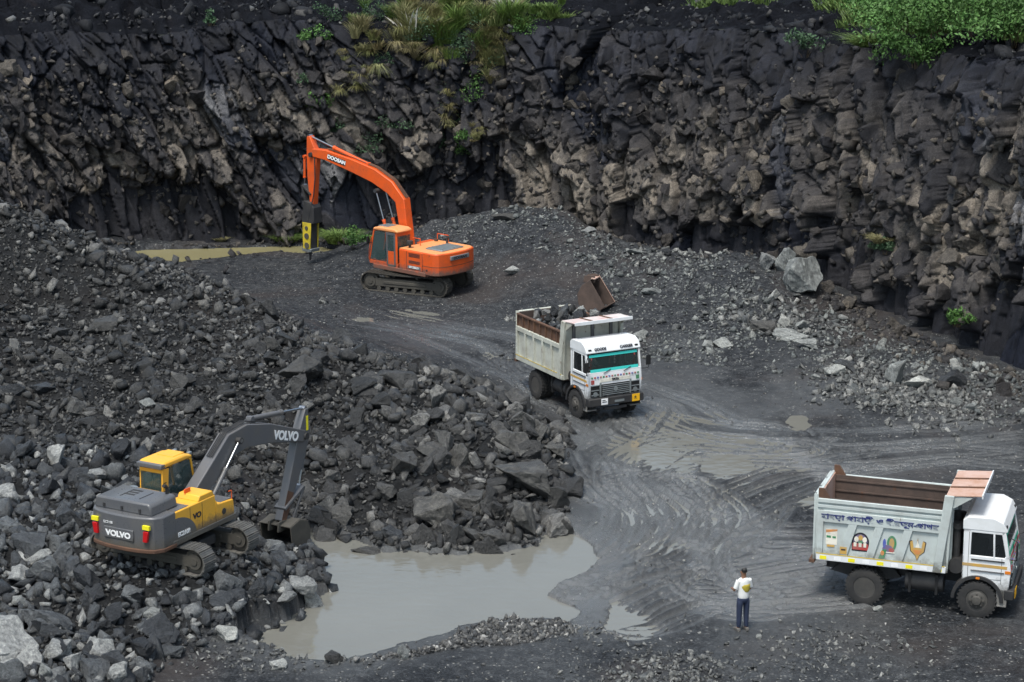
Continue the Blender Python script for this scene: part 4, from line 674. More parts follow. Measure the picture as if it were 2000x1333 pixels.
# grass along the rim and on the plateau: nobody could count it
GV = []; 
tv = proj(TP.reshape(-1, 3)); K = np.repeat(np.array(TK), TP.shape[1]); Q = TP.reshape(-1, 3); m = (K > .7) & (K < 6) & (tv[0] > 1300) & (tv[0] < 2050) & (fbm(Q[:,0]*.5, K*3, 3, 5) > -.22); m |= (K > .95) & (K < 6) & (tv[0] > 380) & (tv[0] < 700); m |= (K > .3) & (K < 6) & (tv[0] > 1660) & (tv[0] < 2050); idx = np.where(m)[0]; idx = idx[rng.integers(0, len(idx), 1100)]
VV = []; TTT = []; CCC = []; off = 0
for i in idx:
    V, T, c = blades(22, .5, .4, rng.uniform(.3, .8), .6, .03); VV.append(V+Q[i]+np.array([rng.normal(0,.2), rng.normal(0,.3), -.05])); TTT.append(T+off); CCC.append(c*rng.uniform(.7, 1.2)); off += len(V)
tag(link(bpy.data.objects.new('grass', mesh_np('grass', np.concatenate(VV), np.concatenate(TTT), np.concatenate(CCC), GRASSG))), 'green grass growing along the rim of the quarry', 'grass', None, 'stuff')
# ------------------------------------------------------------------ machines
def RZ(base, hd, px, py):                     # point (forward, up) of a machine's middle plane seen at (px, py)
    d = np.array([(px-1000)/F, math.cos(TH)-(py-666.5)/F*math.sin(TH), -(math.sin(TH)+(py-666.5)/F*math.cos(TH))])
    n = np.array([-math.sin(hd), math.cos(hd), 0]); t = np.dot(n, np.array(base)-np.array([0,0,H]))/np.dot(n, d); P = np.array([0,0,H])+t*d
    return ((P[0]-base[0])*math.cos(hd)+(P[1]-base[1])*math.sin(hd), P[2]-base[2])
def ribbon(pts, hw):                          # outline of a bent beam from its centre line and half widths
    P = [np.array(p, float) for p in pts]; L = []; R2 = []
    for i, p in enumerate(P):
        a = P[max(i-1, 0)]; b = P[min(i+1, len(P)-1)]; t = (b-a)/np.linalg.norm(b-a); n = np.array([-t[1], t[0]]); L.append(tuple(p+n*hw[i])); R2.append(tuple(p-n*hw[i]))
    return L + R2[::-1]
def ram(root, a, b, r, y, mb, name='hydraulic_cylinder', split=.55, bm_=None):
    a3 = Vector((a[0], y, a[1])); b3 = Vector((b[0], y, b[1])); m = a3.lerp(b3, split)
    o = MB().cyl(a3, m, r, n=16).cyl(a3.lerp(b3, split-.03), m+(b3-a3).normalized()*.03, r*1.2, n=16).cyl(a3+Vector((0,-r*1.2,0)), a3+Vector((0,r*1.2,0)), r*1.1, n=12).build(name, mb, root)
    MB().cyl(m, b3, r*.5, n=12).cyl(b3+Vector((0,-r*1.3,0)), b3+Vector((0,r*1.3,0)), r*.95, n=12).build('rod', CHROME, o); return o
def tracks(root, yaw, wear):
    u = MB().box(-1.2,1.2,-.55,.55,.45,.75).cyl((0,0,.7),(0,0,1.02),.62,n=26)
    for sx in (-1, 1): u.prismx([(-.95,.35),(.95,.35),(.95,.6),(.3,.75),(-.3,.75),(-.95,.6)], sx*.75-.18, sx*.75+.18)
    u = u.build('undercarriage', DARK, root, .02, rz=yaw); L = 3.55; r = .42; w = .3
    sh = MB().box(-.088,.088,-w,w,0,.028).box(-.085,-.06,-w,w,.028,.062).box(-.012,.012,-w,w,.028,.05).box(.06,.085,-w,w,.028,.062).build('track_shoe', wear, u); first = True
    for s in (-1, 1):
        y = s*1.2
        MB().prism([(-L/2+.15,.28),(L/2-.15,.28),(L/2,.42),(L/2-.25,.66),(-L/2+.25,.66),(-L/2,.42)], y-.17, y+.17).box(-1.1,1.1,y-.2,y+.2,.42,.56).build('track_frame', MUDDY, u, .02)
        for sx, nm in ((-1,'sprocket'), (1,'idler')):
            q = MB().cyl((sx*L/2,y-.13,.5),(sx*L/2,y+.13,.5),.385,n=26).cyl((sx*L/2,y-.2,.5),(sx*L/2,y+.2,.5),.26,.26,n=22).cyl((sx*L/2,y-.23,.5),(sx*L/2,y+.23,.5),.12,n=14)
            if sx < 0:
                for k in range(16): a = k*math.pi/8; q.box(-.05,.05,-.04,.04,0,.06, Matrix.Translation((sx*L/2,y,.5)) @ Matrix.Rotation(a, 4, 'Y') @ Matrix.Translation((0,0,.37)))
            q.build(nm, MUDDY, u)
        for k in range(7): MB().cyl((-1.35+k*.45,y-.16,.19),(-1.35+k*.45,y+.16,.19),.11,n=14).build('roller', MUDDY, u)
        for q in (-.6, .6): MB().cyl((q,y-.12,.8),(q,y+.12,.8),.07,n=10).build('carrier_roller', MUDDY, u)
        per = 2*L+2*math.pi*r; n = 52; ch = MB()
        for k in range(n):
            d = per*k/n
            if d < L: X, Z, a, sg = L/2-d, .5+r - .05*math.sin(math.pi*d/L), 0, 1
            elif d < L+math.pi*r: t = (d-L)/r; X, Z, a, sg = -L/2-r*math.sin(t), .5+r*math.cos(t), -t, 1
            elif d < 2*L+math.pi*r: X, Z, a, sg = -L/2+(d-L-math.pi*r), .5-r, math.pi, 1
            else: t = (d-2*L-math.pi*r)/r; X, Z, a, sg = L/2+r*math.sin(t), .5-r*math.cos(t), math.pi-t, 1
            if first: o = sh; first = False
            else: o = sh.copy(); COL.objects.link(o)
            o.parent = u; o.location = (X, y, Z); o.rotation_euler = (0, a, 0)
            Mx = Matrix.Translation((X,y,Z)) @ Matrix.Rotation(a, 4, 'Y'); ch.box(-.09,.09,-.09,-.05,-.09,0,Mx).box(-.09,.09,.05,.09,-.09,0,Mx)
        ch.build('track_chain', DARK, u, smooth=False)
    return u
def bucket_mesh(M, prof, w, root_parent, mat, name='bucket', side=None, tip=None):
    b = MB(); n = len(prof); th = .045; off = ribbon(prof, [th/2]*n); b.prism(off, -w, w, M); sp = prof + ([side] if side else [])
    b.prism(sp, -w-.03, -w+.005, M); b.prism(sp, w-.005, w+.03, M); tp, pv = prof[-1], prof[-2]; d = Vector((tp[0]-pv[0], tp[1]-pv[1])).normalized(); nn = Vector((-d.y, d.x))
    for k in range(5):
        y = -w+.08+(2*w-.16)*k/4; a = Vector(tp); b.prism([tuple(a-d*.12+nn*.05), tuple(a+d*.2), tuple(a-d*.12-nn*.05)], y-.06, y+.06, M)
    ear = prof[0]
    for y in (-.2, .2): b.prism([(ear[0]-.12,ear[1]-.2),(ear[0]-.08,ear[1]+.14),(ear[0]+.1,ear[1]+.16),(ear[0]+.5,ear[1]+.1),(ear[0]+.55,ear[1]-.25)], y-.035, y+.035, M)
    return b
def digger(kind, base, hd, yaw, K_):
    V = kind == 'grey'; lab = 'yellow and charcoal grey tracked excavator digging with its bucket from a rubble bench' if V else 'orange tracked excavator with a yellow hydraulic breaker in front of the quarry face'
    root = empty('excavator', base, hd, lab, 'excavator'); root.scale = (K_,)*3; tracks(root, yaw-hd, STEEL if V else MUDDY)
    body = YELLOW if V else ORANGE
    MB().box(-1.9,1.5,-1.3,1.3,1.02,1.2).build('platform', GREY if V else ORANGE, root, .02)
    MB().box(-1.7,1.45,-.38,.38,1.2,1.75).cyl((.55,-.5,1.5),(.55,.5,1.5),.1).box(-.6,.4,-.34,.34,1.75,1.95).build('slew_motor_deck', DARK, root, .02)
    # counterweight with a rounded tail
    def tail(y): return -2.72+.30*(abs(y)/1.35)**2.6
    ys_ = np.linspace(-1.36, 1.36, 17); out = [(tail(y), y) for y in ys_]; out[0] = (-2.25,-1.36); out[-1] = (-2.25,1.36)
    cw = MB().prismz(out+[(-1.62,1.36),(-1.62,-1.36)], 1.1, 2.16).build('counterweight', GREY if V else ORANGE, root, .05)
    if V:
        MB().prismz([(a-.03*(1 if a < -2.2 else 0), b*1.015) for a, b in out]+[(-1.62,1.38),(-1.62,-1.38)], 1.0, 1.14).build('lower_lip', RUSTY, cw, .03)
        for s in (-1, 1):
            MB().prismx([(s*.88,1.40),(s*1.04,1.40),(s*1.09,1.74),(s*.91,1.74)], -2.70, -2.61).build('tail_light', RED, cw, .008); MB().box(-2.685,-2.60,s*1.0-.13,s*1.0+.13,1.80,1.93).build('warning_sticker', LEMON, cw)
        MB().box(-2.745,-2.69,-.55,.6,1.36,1.72).build('badge_recess', GREY, cw, .02); text('VOLVO', .25, WLET, cw, face_back(-2.752,.03,1.52), 'maker_lettering', .012, 0, 1.15); text('EC210B', .11, WLET, cw, face_back(-2.738,.42,1.86), 'model_lettering')
    else:
        MB().box(-2.76,-2.66,-.62,.62,1.80,2.0).build('badge_plate', CHAR, cw, .02); text('DOOSAN', .17, BLET, cw, face_back(-2.765,0,1.895), 'maker_lettering', .006, 0, 1.25)
        MB().prismz([(a-.004, b*1.003) for a, b in out]+[(-1.62,1.364),(-1.62,-1.364)], 1.52, 1.545).build('shadow_groove', RUSTY, cw)
        for s in (-1, 1): MB().cyl((-1.9,s*1.33,1.35),(-1.9,s*1.375,1.35),.05).build('lifting_eye', DARK, cw)
    # engine hood
    if V:
        hd_ = MB().prismx([(-1.06,2.14),(-1.0,2.48),(-.9,2.54),(1.05,2.54),(1.15,2.48),(1.2,2.14)], -2.42, -1.12).build('engine_hood', GREY, root, .06)
        MB().box(-2.1,-1.4,-.35,-.32,2.535,2.55).box(-2.1,-1.4,.4,.43,2.535,2.55).build('hood_rib', DARK, hd_)
        for k in range(3): MB().box(-1.9+.2*k,-1.8+.2*k,.05,.45,2.535,2.548).build('vent', DARK, hd_)
        for y in (-.6, .1, .8): MB().box(-2.45,-2.41,y-.04,y+.04,2.22,2.34).build('latch', DARK, hd_)
        MB().tube([(-1.25,-.75,2.5),(-1.25,-.75,2.72),(-1.3,-.75,2.8),(-1.42,-.75,2.84)], .055, 10).build('exhaust_pipe', DARK, root)
        MB().cyl((-.8,1.0,2.1),(-.8,1.0,2.32),.14,n=18).cyl((-.8,1.0,2.3),(-.8,1.0,2.36),.18,n=18).build('air_intake', CHAR, root)
    else:
        hd_ = MB().box(-2.3,-1.25,-.75,.75,2.15,2.24).build('engine_hood_plate', CHAR, root, .03)
        for k in range(6): MB().box(-2.25,-1.3,-.65+.24*k,-.6+.24*k,2.24,2.262).build('hood_rib', CHAR, hd_)
        MB().tube([(-1.1,-.9,2.15),(-1.1,-.9,2.42),(-1.22,-.9,2.52)], .055, 10).build('exhaust_pipe', DARK, root)
        MB().cyl((-.45,.95,2.1),(-.45,.95,2.36),.06,n=12).cyl((-.45,.95,2.34),(-.45,.95,2.5),.15,n=16).build('air_intake', DARK, root); MB().cyl((-.3,-1.0,2.1),(-.3,-1.0,2.28),.09).build('filler_cap', RUSTY, root)
        MB().tube([(-.2,-1.2,2.15),(-.2,-1.2,2.5),(-.9,-1.2,2.5),(-.9,-1.2,2.15)], .02).tube([(.0,.3,2.15),(.0,.3,2.5),(-.5,.3,2.5),(-.5,.3,2.15)], .02).build('handrail', ORANGE, root)
    # side bodies
    rb = MB().box(-1.66,.42,-1.35,-.42,1.2,2.13).build('right_side_body', body, root, .035)
    if V:
        sw = [(-1.66,1.2)] + [(-1.66+1.05*math.cos(t)*1.0, 1.2+.72*math.sin(t)) for t in np.linspace(0, math.pi/2, 12)]; MB().prism(sw, -1.362, -1.345).build('grey_corner_panel', GREY, rb)
        for x in (-.9, -.28): MB().box(x-.006,x+.006,-1.356,-1.34,1.25,2.08).build('panel_gap', DARK, rb)
        text('VO', .24, BLET, rb, face_right(-.55,-1.362,1.72), 'faded_maker_lettering', .012, 0, 1.2); text('EC210B', .19, WLET, rb, face_right(-1.25,-1.372,1.36), 'model_lettering', .01); MB().box(-1.02,-.98,-1.36,-1.34,1.62,1.70).build('lock', BLACK, rb)
        MB().box(-1.6,-.9,-1.3,-.5,2.125,2.145).build('walkway_panel', GREY, rb); MB().prism([(-.45,2.12),(-.35,2.3),(.3,2.3),(.42,2.12)], -1.33, -.5).build('tank_cover', body, root, .03); MB().box(-.4,-.1,-.78,-.74,2.3,2.44).build('grab_handle', ORANGE, root, .01)
        fb = MB().prism([(.42,1.2),(.42,1.98),(.55,1.78),(1.38,1.72),(1.42,1.2)], -1.35, -.62).build('front_toolbox', body, root, .03); MB().box(.6,1.34,-1.28,-.7,1.735,1.765).build('step_plate', GREY, fb); MB().cyl((.85,-1.34,1.46),(.85,-1.365,1.46),.1,n=18).build('fuel_cap_ring', DARK, fb)
        MB().tube([(1.35,-1.3,1.7),(1.35,-1.3,2.0),(1.2,-1.3,2.02)], .018).build('handrail', ORANGE, root)
        MB().box(-1.8,1.5,-1.37,-1.3,1.04,1.22).box(-1.8,1.5,1.3,1.37,1.04,1.22).build('side_skirt', GREY, root, .02)
    else:
        MB().box(.42,1.4,-1.35,-.62,1.2,1.75).build('front_toolbox', body, root, .03); MB().box(-1.8,1.55,1.3,1.37,1.02,1.22).box(-1.8,1.5,-1.37,-1.3,1.02,1.22).build('side_skirt', ORANGE, root, .02)
    lb = MB().box(-1.66,-.12,.42,1.35,1.2,2.13).build('left_side_body', body, root, .035)
    if not V:
        for z0, n_ in ((1.86,4),(1.56,3)):
            for k in range(n_): MB().box(-1.45,-.75,1.35,1.362,z0+.05*k,z0+.05*k+.022).build('louvre', DARK, lb)
        MB().box(-.62,-.60,1.345,1.357,1.22,2.1).box(-1.62,-1.60,1.345,1.357,1.22,2.1).build('panel_gap', DARK, lb); MB().box(-1.5,-.68,1.352,1.362,1.30,1.44).build('model_plate', CHAR, lb); text('DX 225LCA', .12, WLET, lb, face_left(-1.09,1.368,1.37), 'model_lettering', .004)
        MB().prismz([(a+.05, b*.96) for a, b in out]+[(-.1,1.3),(-.1,-1.3)], 2.13, 2.175).build('top_deck', ORANGE_TOP, root, .02)
    # cab
    cab = MB().prism([(-.02,1.2),(1.75,1.2),(1.8,1.5),(1.62,1.52),(-.02,1.52)] if V else [(-.02,1.2),(1.82,1.2),(1.86,1.38),(-.02,1.4)], .42, 1.33).build('cab', body if V else ORANGE, root, .02)
    zt = 2.84 if V else 2.86; fx = (1.82, 1.5) # windscreen foot and head
    for y in (.42, 1.29):
        pil = MB(); pil.prism([(fx[0]-.02,1.3),(fx[0]+.04,1.3),(fx[1]+.05,zt),(fx[1]-.03,zt)], y, y+.05); pil.prism([(-.02,1.4),(.12,1.4),(.16,zt),(.02,zt)], y, y+.05); pil.build('cab_pillars', body if V else ORANGE, cab, .012)
    pil = MB().box(.02,.1,.42,1.34,zt-.2,zt).build('cab_frame', body if V else ORANGE, cab, .012); pil = MB().box(1.42,1.5,.42,1.34,zt-.08,zt)
    pil.build('cab_frame', body if V else ORANGE, cab, .012)
    if V: MB().prism([(-.02,1.5),(.22,1.5),(.34,zt-.06),(-.0,zt-.06)], .40, .44).build('rear_quarter_panel', body, cab, .01)
    if V: 
        for k in range(6): MB().box(.05,.17,.385,.402,1.62+.14*k,1.65+.14*k).build('louvre', DARK, cab)
    MB().box(.0,.05,.47,1.29,1.52,zt-.18).build('rear_window', GLASSC, cab, smooth=False); MB().prism([(.2,1.5),(fx[0]-.06,1.4),(fx[1]-.06,zt-.06),(.24,zt-.06)], .43, .445).build('side_window', GLASSC, cab, smooth=False)
    MB().add([(fx[0]+.01,.47,1.36),(fx[0]+.01,1.3,1.36),(fx[1]+.02,1.3,zt-.02),(fx[1]+.02,.47,zt-.02)], [(0,1,2,3)]).build('windscreen', GLASSC, cab, smooth=False)
    df = MB()
    for a, b in (((.62,1.42),(.66,zt-.05)),): df.prism([(.58,1.3),(.68,1.3),(.72,zt-.04),(.62,zt-.04)], 1.325, 1.36)
    df.prism([(.10,1.25),(.2,1.25),(.22,zt-.06),(.12,zt-.06)], 1.325, 1.355); df.box(.15,.62,1.325,1.355,1.22,1.32).box(.15,.62,1.325,1.355,zt-.16,zt-.04)
    dr = df.build('door', GREY if not V else GREY, cab, .01); MB().box(.2,.6,1.33,1.345,1.32,1.95 if not V else 1.7).build('door_panel', body if not V else GREY, dr); MB().box(.2,.62,1.333,1.342,1.95 if not V else 1.7,zt-.15).build('door_window', GLASSC, dr, smooth=False)
    MB().prism([(.74,1.42),(fx[0]-.06,1.42),(fx[1]-.05,zt-.06),(.78,zt-.06)], 1.333, 1.343).build('side_window', GLASSC, cab, smooth=False)
    rf = MB().prism([(-.06,zt-.02),(-.04,zt+.1),(.15,zt+.17),(1.2,zt+.17),(1.5,zt+.1),(1.58,zt-.02)], .37, 1.38).build('roof', body if V else ORANGE_TOP, cab, .06)
    MB().box(.75,1.35,.55,1.2,zt+.165,zt+.19).build('roof_hatch', CHAR if not V else body, rf, .01)
    if V: MB().box(-.1,.14,.37,1.38,zt-.03,zt+.13).build('rear_visor', GREY, rf, .03); MB().box(1.55,1.7,.5,.62,zt+.02,zt+.12).box(1.55,1.7,1.1,1.22,zt+.02,zt+.12).build('work_light', CHAR, rf, .01)
    MB().box(.35,.85,.68,1.12,1.5,1.72).prism([(.3,1.6),(.42,1.6),(.32,2.15),(.2,2.15)], .66, 1.1).build('seat', SEATM, cab, .04); MB().box(1.35,1.55,.5,1.2,1.4,1.75).tube([(1.1,.7,1.4),(1.05,.7,1.95)],.03).tube([(1.1,1.1,1.4),(1.05,1.1,1.95)],.03).build('controls', BLACK, cab, .02)
    MB().tube([(1.6,1.36,2.2),(1.75,1.5,2.3)],.015).box(1.7,1.78,1.44,1.58,2.2,2.5).build('mirror', BLACK, cab, .01)
    MB().tube([(fx[0],1.36,1.4),(1.75,1.42,1.9),(1.62,1.38,2.5)],.016).build('handrail', body, cab)
    # front linkage
    P = lambda a, b: tuple(q/K_ for q in RZ(base, hd, a, b))
    bc = GREYL if V else ORANGE; wdt = .22
    if V: cl = [(.5,1.5), P(413,910), P(440,868), P(470,850), P(515,845), P(583,850)]; hw = [.22,.36,.42,.40,.34,.2]
    else: cl = [(.5,1.55), P(785,392), P(765,366), P(733,343), P(690,323), P(640,303), P(614,298)]; hw = [.22,.30,.33,.34,.31,.25,.19]
    boom = MB().prism(ribbon(cl, hw), -wdt-.05, wdt-.05).build('boom', bc, root, .03)
    for i in range(1, len(cl)-1):
        pass
    ol = ribbon(cl, [h+.012 for h in hw]); nT = len(cl); up = ol[:nT]; lo = ol[nT:]
    hoses = MB()
    for y in (-.16, -.1, -.04, .03): hoses.tube([(p[0], y, p[1]+.06+.03*abs(y)) for p in up[1:nT-1]], .02)
    hoses.build('hydraulic_hoses', DARK if V else RUSTY, boom)
    # lettering along the outer boom, on the side the photo shows
    a, b = (np.array(cl[-2]), np.array(cl[-1])); mid = a*.5+b*.5 if V else np.array(cl[-3])*.45+np.array(cl[-2])*.55; t = b-a if V else np.array(cl[-2])-np.array(cl[-3]); pt = math.atan2(t[1], t[0])
    if V: text('VOLVO', .42, WLET, boom, face_right(mid[0]-.1,-wdt-.062,mid[1]-.02,pt), 'maker_lettering', .02, 0, 1.05)
    else:
        M = face_left(mid[0],wdt-.038,mid[1],-pt); bk = MB().box(-.62,.62,-.13,.13,-.004,.0, M).build('lettering_panel', BLACK, boom); text('DOOSAN', .24, WLET, boom, Matrix.Translation((0,.006,0)) @ M, 'maker_lettering', .012, 0, 1.2)
    eb = cl[3]; 
    for y in (-.36, .26):
        ram(root, (1.25,1.25), (P(450,858) if V else P(742,372)), .075, y, GREYL if V else ORANGE, 'boom_cylinder', .58)
    bpv = P(450,858) if V else P(742,372); MB().cyl((bpv[0],-.45,bpv[1]),(bpv[0],.35,bpv[1]),.11,n=18).build('boom_pivot_boss', DARK, boom)
    ramA = (P(486,818), P(589,797)) if V else (P(718,322), P(604,266)); ram(root, ramA[0], ramA[1], .09, -.05, GREYL if V else ORANGE, 'arm_cylinder', .58); MB().prism([(ramA[0][0]-.15,ramA[0][1]-.3),(ramA[0][0]-.08,ramA[0][1]+.08),(ramA[0][0]+.1,ramA[0][1]+.08),(ramA[0][0]+.25,ramA[0][1]-.3)], -.13, .03).build('cylinder_bracket', bc, boom)
    if V: top, pv, mid_, bot = P(590,797), P(585,850), P(568,925), P(545,1018); st = [top, pv, mid_, bot]; sw_ = [.09,.36,.27,.12]
    else: top, pv, mid_, bot = P(605,266), P(612,302), P(611,345), P(612,402); st = [top, pv, mid_, bot]; sw_ = [.1,.36,.27,.12]
    arm = MB().prism(ribbon(st, sw_), -.2, .12).build('arm', GREYL if V else ORANGE, root, .025); MB().cyl((pv[0],-.33,pv[1]),(pv[0],.24,pv[1]),.12,n=18).build('pin', DARK, arm)
    if V:
        sk = np.array(pv)*.55+np.array(top)*.45; MB().box(-.06,.06,-.003,.003,-.26,.26, Matrix.Translation((sk[0]+.1,-.205,sk[1]))).build('warning_sticker', LEMON, arm)
        MB().prism(ribbon([tuple(np.array(pv)*.35+np.array(bot)*.65), bot], [.2,.13]), -.203, -.198).build('rust_streak', RUSTY, arm)
        ram(root, (pv[0]+.42,pv[1]+.1), (mid_[0]+.42, mid_[1]-.55), .07, -.04, GREYL, 'bucket_cylinder', .7)
        MB().prism(ribbon([(mid_[0]+.42,mid_[1]-.55),(bot[0]+.42,bot[1]-.12)],[.05,.05]), -.28, -.22).prism(ribbon([(mid_[0]+.42,mid_[1]-.55),(bot[0]+.02,bot[1]+.45)],[.05,.05]), -.28, .2).build('bucket_link', GREYL, root, .01)
        prof = [(-.25,-.08),(.35,.05),(.78,-.1),(.98,-.5),(.9,-.95),(.55,-1.3),(-.05,-1.38)]
        pts_ = [(bot[0]+a, bot[1]+b) for a, b in prof]; b = bucket_mesh(None, pts_, .62, root, MUDDY); b.build('bucket', MUDDY, root, .01)
    else:
        ram(root, P(594,306), P(594,362), .07, -.04, ORANGE, 'bucket_cylinder', .72)
        MB().prism(ribbon([P(594,362), P(603,405)], [.05,.05]), -.26, .18).prism(ribbon([P(594,362), P(611,380)], [.05,.05]), -.26, .18).build('breaker_link', DARK, root, .01)
        c1, c2 = P(608,400), P(608,434); MB().prism([(c1[0]-.38,c1[1]-.1),(c1[0]-.2,c1[1]+.15),(c1[0]+.3,c1[1]+.2),(c2[0]+.42,c2[1]+.1),(c2[0]+.4,c2[1]-.02),(c2[0]-.42,c2[1]-.02),(c2[0]-.42,c2[1]+.15)], -.33, .25).build('breaker_bracket', DARK, root, .03)
        d1, d2 = P(606,434), P(606,486); br = MB()
        for y in (-.32, .2): br.prism([(d1[0]-.30,d1[1]),(d1[0]+.30,d1[1]),(d2[0]+.25,d2[1]),(d2[0]-.25,d2[1])], y, y+.06)
        br = br.build('breaker', HYD, root, .02); MB().box(d1[0]-.22,d1[0]+.22,-.24,.18,d2[1]-.05,d1[1]).build('breaker_core', DARK, br, .03)
        for f in (.2, .5, .85):
            z = d1[1]*(1-f)+d2[1]*f; MB().cyl((d1[0],-.35,z),(d1[0],.29,z),.1+.05*(f > .4),n=16).build('breaker_boss', MUDDY, br)
        MB().prism([(d2[0]-.34,d2[1]+.05),(d2[0]+.34,d2[1]+.05),(d2[0]+.3,d2[1]-.12),(d2[0]-.3,d2[1]-.12)], -.34, .26).build('breaker_foot', CHAR, br, .02); e = P(605,508); MB().cyl((d2[0],-.03,d2[1]),(e[0],-.03,e[1]),.075,.06,n=12).build('chisel', DARK, br)
        MB().tube([(pv[0]-.25,.17,pv[1]-.1),(mid_[0]-.35,.2,mid_[1]-.1),(mid_[0]-.25,.22,mid_[1]-.9),(d1[0]-.1,.25,d1[1]+.1)], .03).tube([(d1[0]+.35,.1,d1[1]+.2),(d1[0]+.6,.1,d1[1]-.3),(d1[0]+.35,.1,d1[1]-.7)], .025).build('breaker_hose', DARK, root)
    return root
vz = 1.22; digger('grey', (-9.0,54.5,vz), R_(61), R_(-28), .83); digger('orange', (-4.2,93.3,float(hz(-4.2,93.3)[0])-.02), R_(139), R_(157), .94)

# ------------------------------------------------------------------ tipper trucks
WB = 2.95
def wheel(root, x, y, s, dual):
    for k in range(2 if dual else 1):
        yy = y - s*.3*k; wd = .13
        t = MB().lathe([(.27,-wd*.8),(.3,-wd),(.42,-wd*1.08),(.485,-wd*.92),(.505,-wd*.6),(.505,-.02),(.49,0),(.505,.02),(.505,wd*.6),(.485,wd*.92),(.42,wd*1.08),(.3,wd),(.27,wd*.8)], (x,yy,.5), 36)
        for j in range(28):
            a = 2*math.pi*j/28; Mx = Matrix.Translation((x,yy,.5)) @ Matrix.Rotation(a, 4, 'Y') @ Matrix.Translation((0,0,.5)); t.box(-.022,.022,-wd*.95,-.02,-.03,.022,Mx).box(-.022,.022,.02,wd*.95,-.03,.022,Mx @ Matrix.Translation((.04,0,0)))
        w_ = t.build('wheel', RUBBER, root)
        if dual: prof = [(.29,s*wd*.9),(.27,s*.04),(.25,-s*.10),(.15,-s*.11),(.12,s*.06),(.06,s*.10),(0,s*.10)] if k == 0 else [(.28,s*wd*.5),(.0,s*.02)]
        else: prof = [(.28,s*wd*.9),(.25,s*wd*.8),(.22,s*.13),(.14,s*.15),(.11,s*.2),(0,s*.21)]
        r = MB().lathe(prof, (x,yy,.5), 24)
        if k == 0:
            for j in range(8): a = 2*math.pi*j/8; q = (x+.17*math.cos(a), .5+.17*math.sin(a)); z0 = yy+s*(.13 if not dual else -.10); r.cyl((q[0],z0,q[1]),(q[0],z0+s*.04,q[1]),.022,n=8)
        r.build('rim', RIM, w_)
def picture(parent, M, shapes, name):
    M = M @ Matrix.Scale(.84, 4)
    for k, (m, pts) in enumerate(shapes):
        b = MB().add([(x,y,.003*(k+1)) for x, y in pts] + [(x,y,-.003) for x, y in pts], [tuple(range(len(pts)))] + [(i,(i+1)%len(pts),(i+1)%len(pts)+len(pts),i+len(pts)) for i in range(len(pts))], M); o = b.build(name if k == 0 else 'painted_shape', m, parent, smooth=False)
def disc(cx, cy, rx, ry, n=18, a0=0, a1=2*math.pi): return [(cx+rx*math.cos(t), cy+ry*math.sin(t)) for t in np.linspace(a0, a1, n, endpoint=abs(a1-a0) < 6.2)]
def rect(x0, y0, x1, y1): return [(x0,y0),(x1,y0),(x1,y1),(x0,y1)]
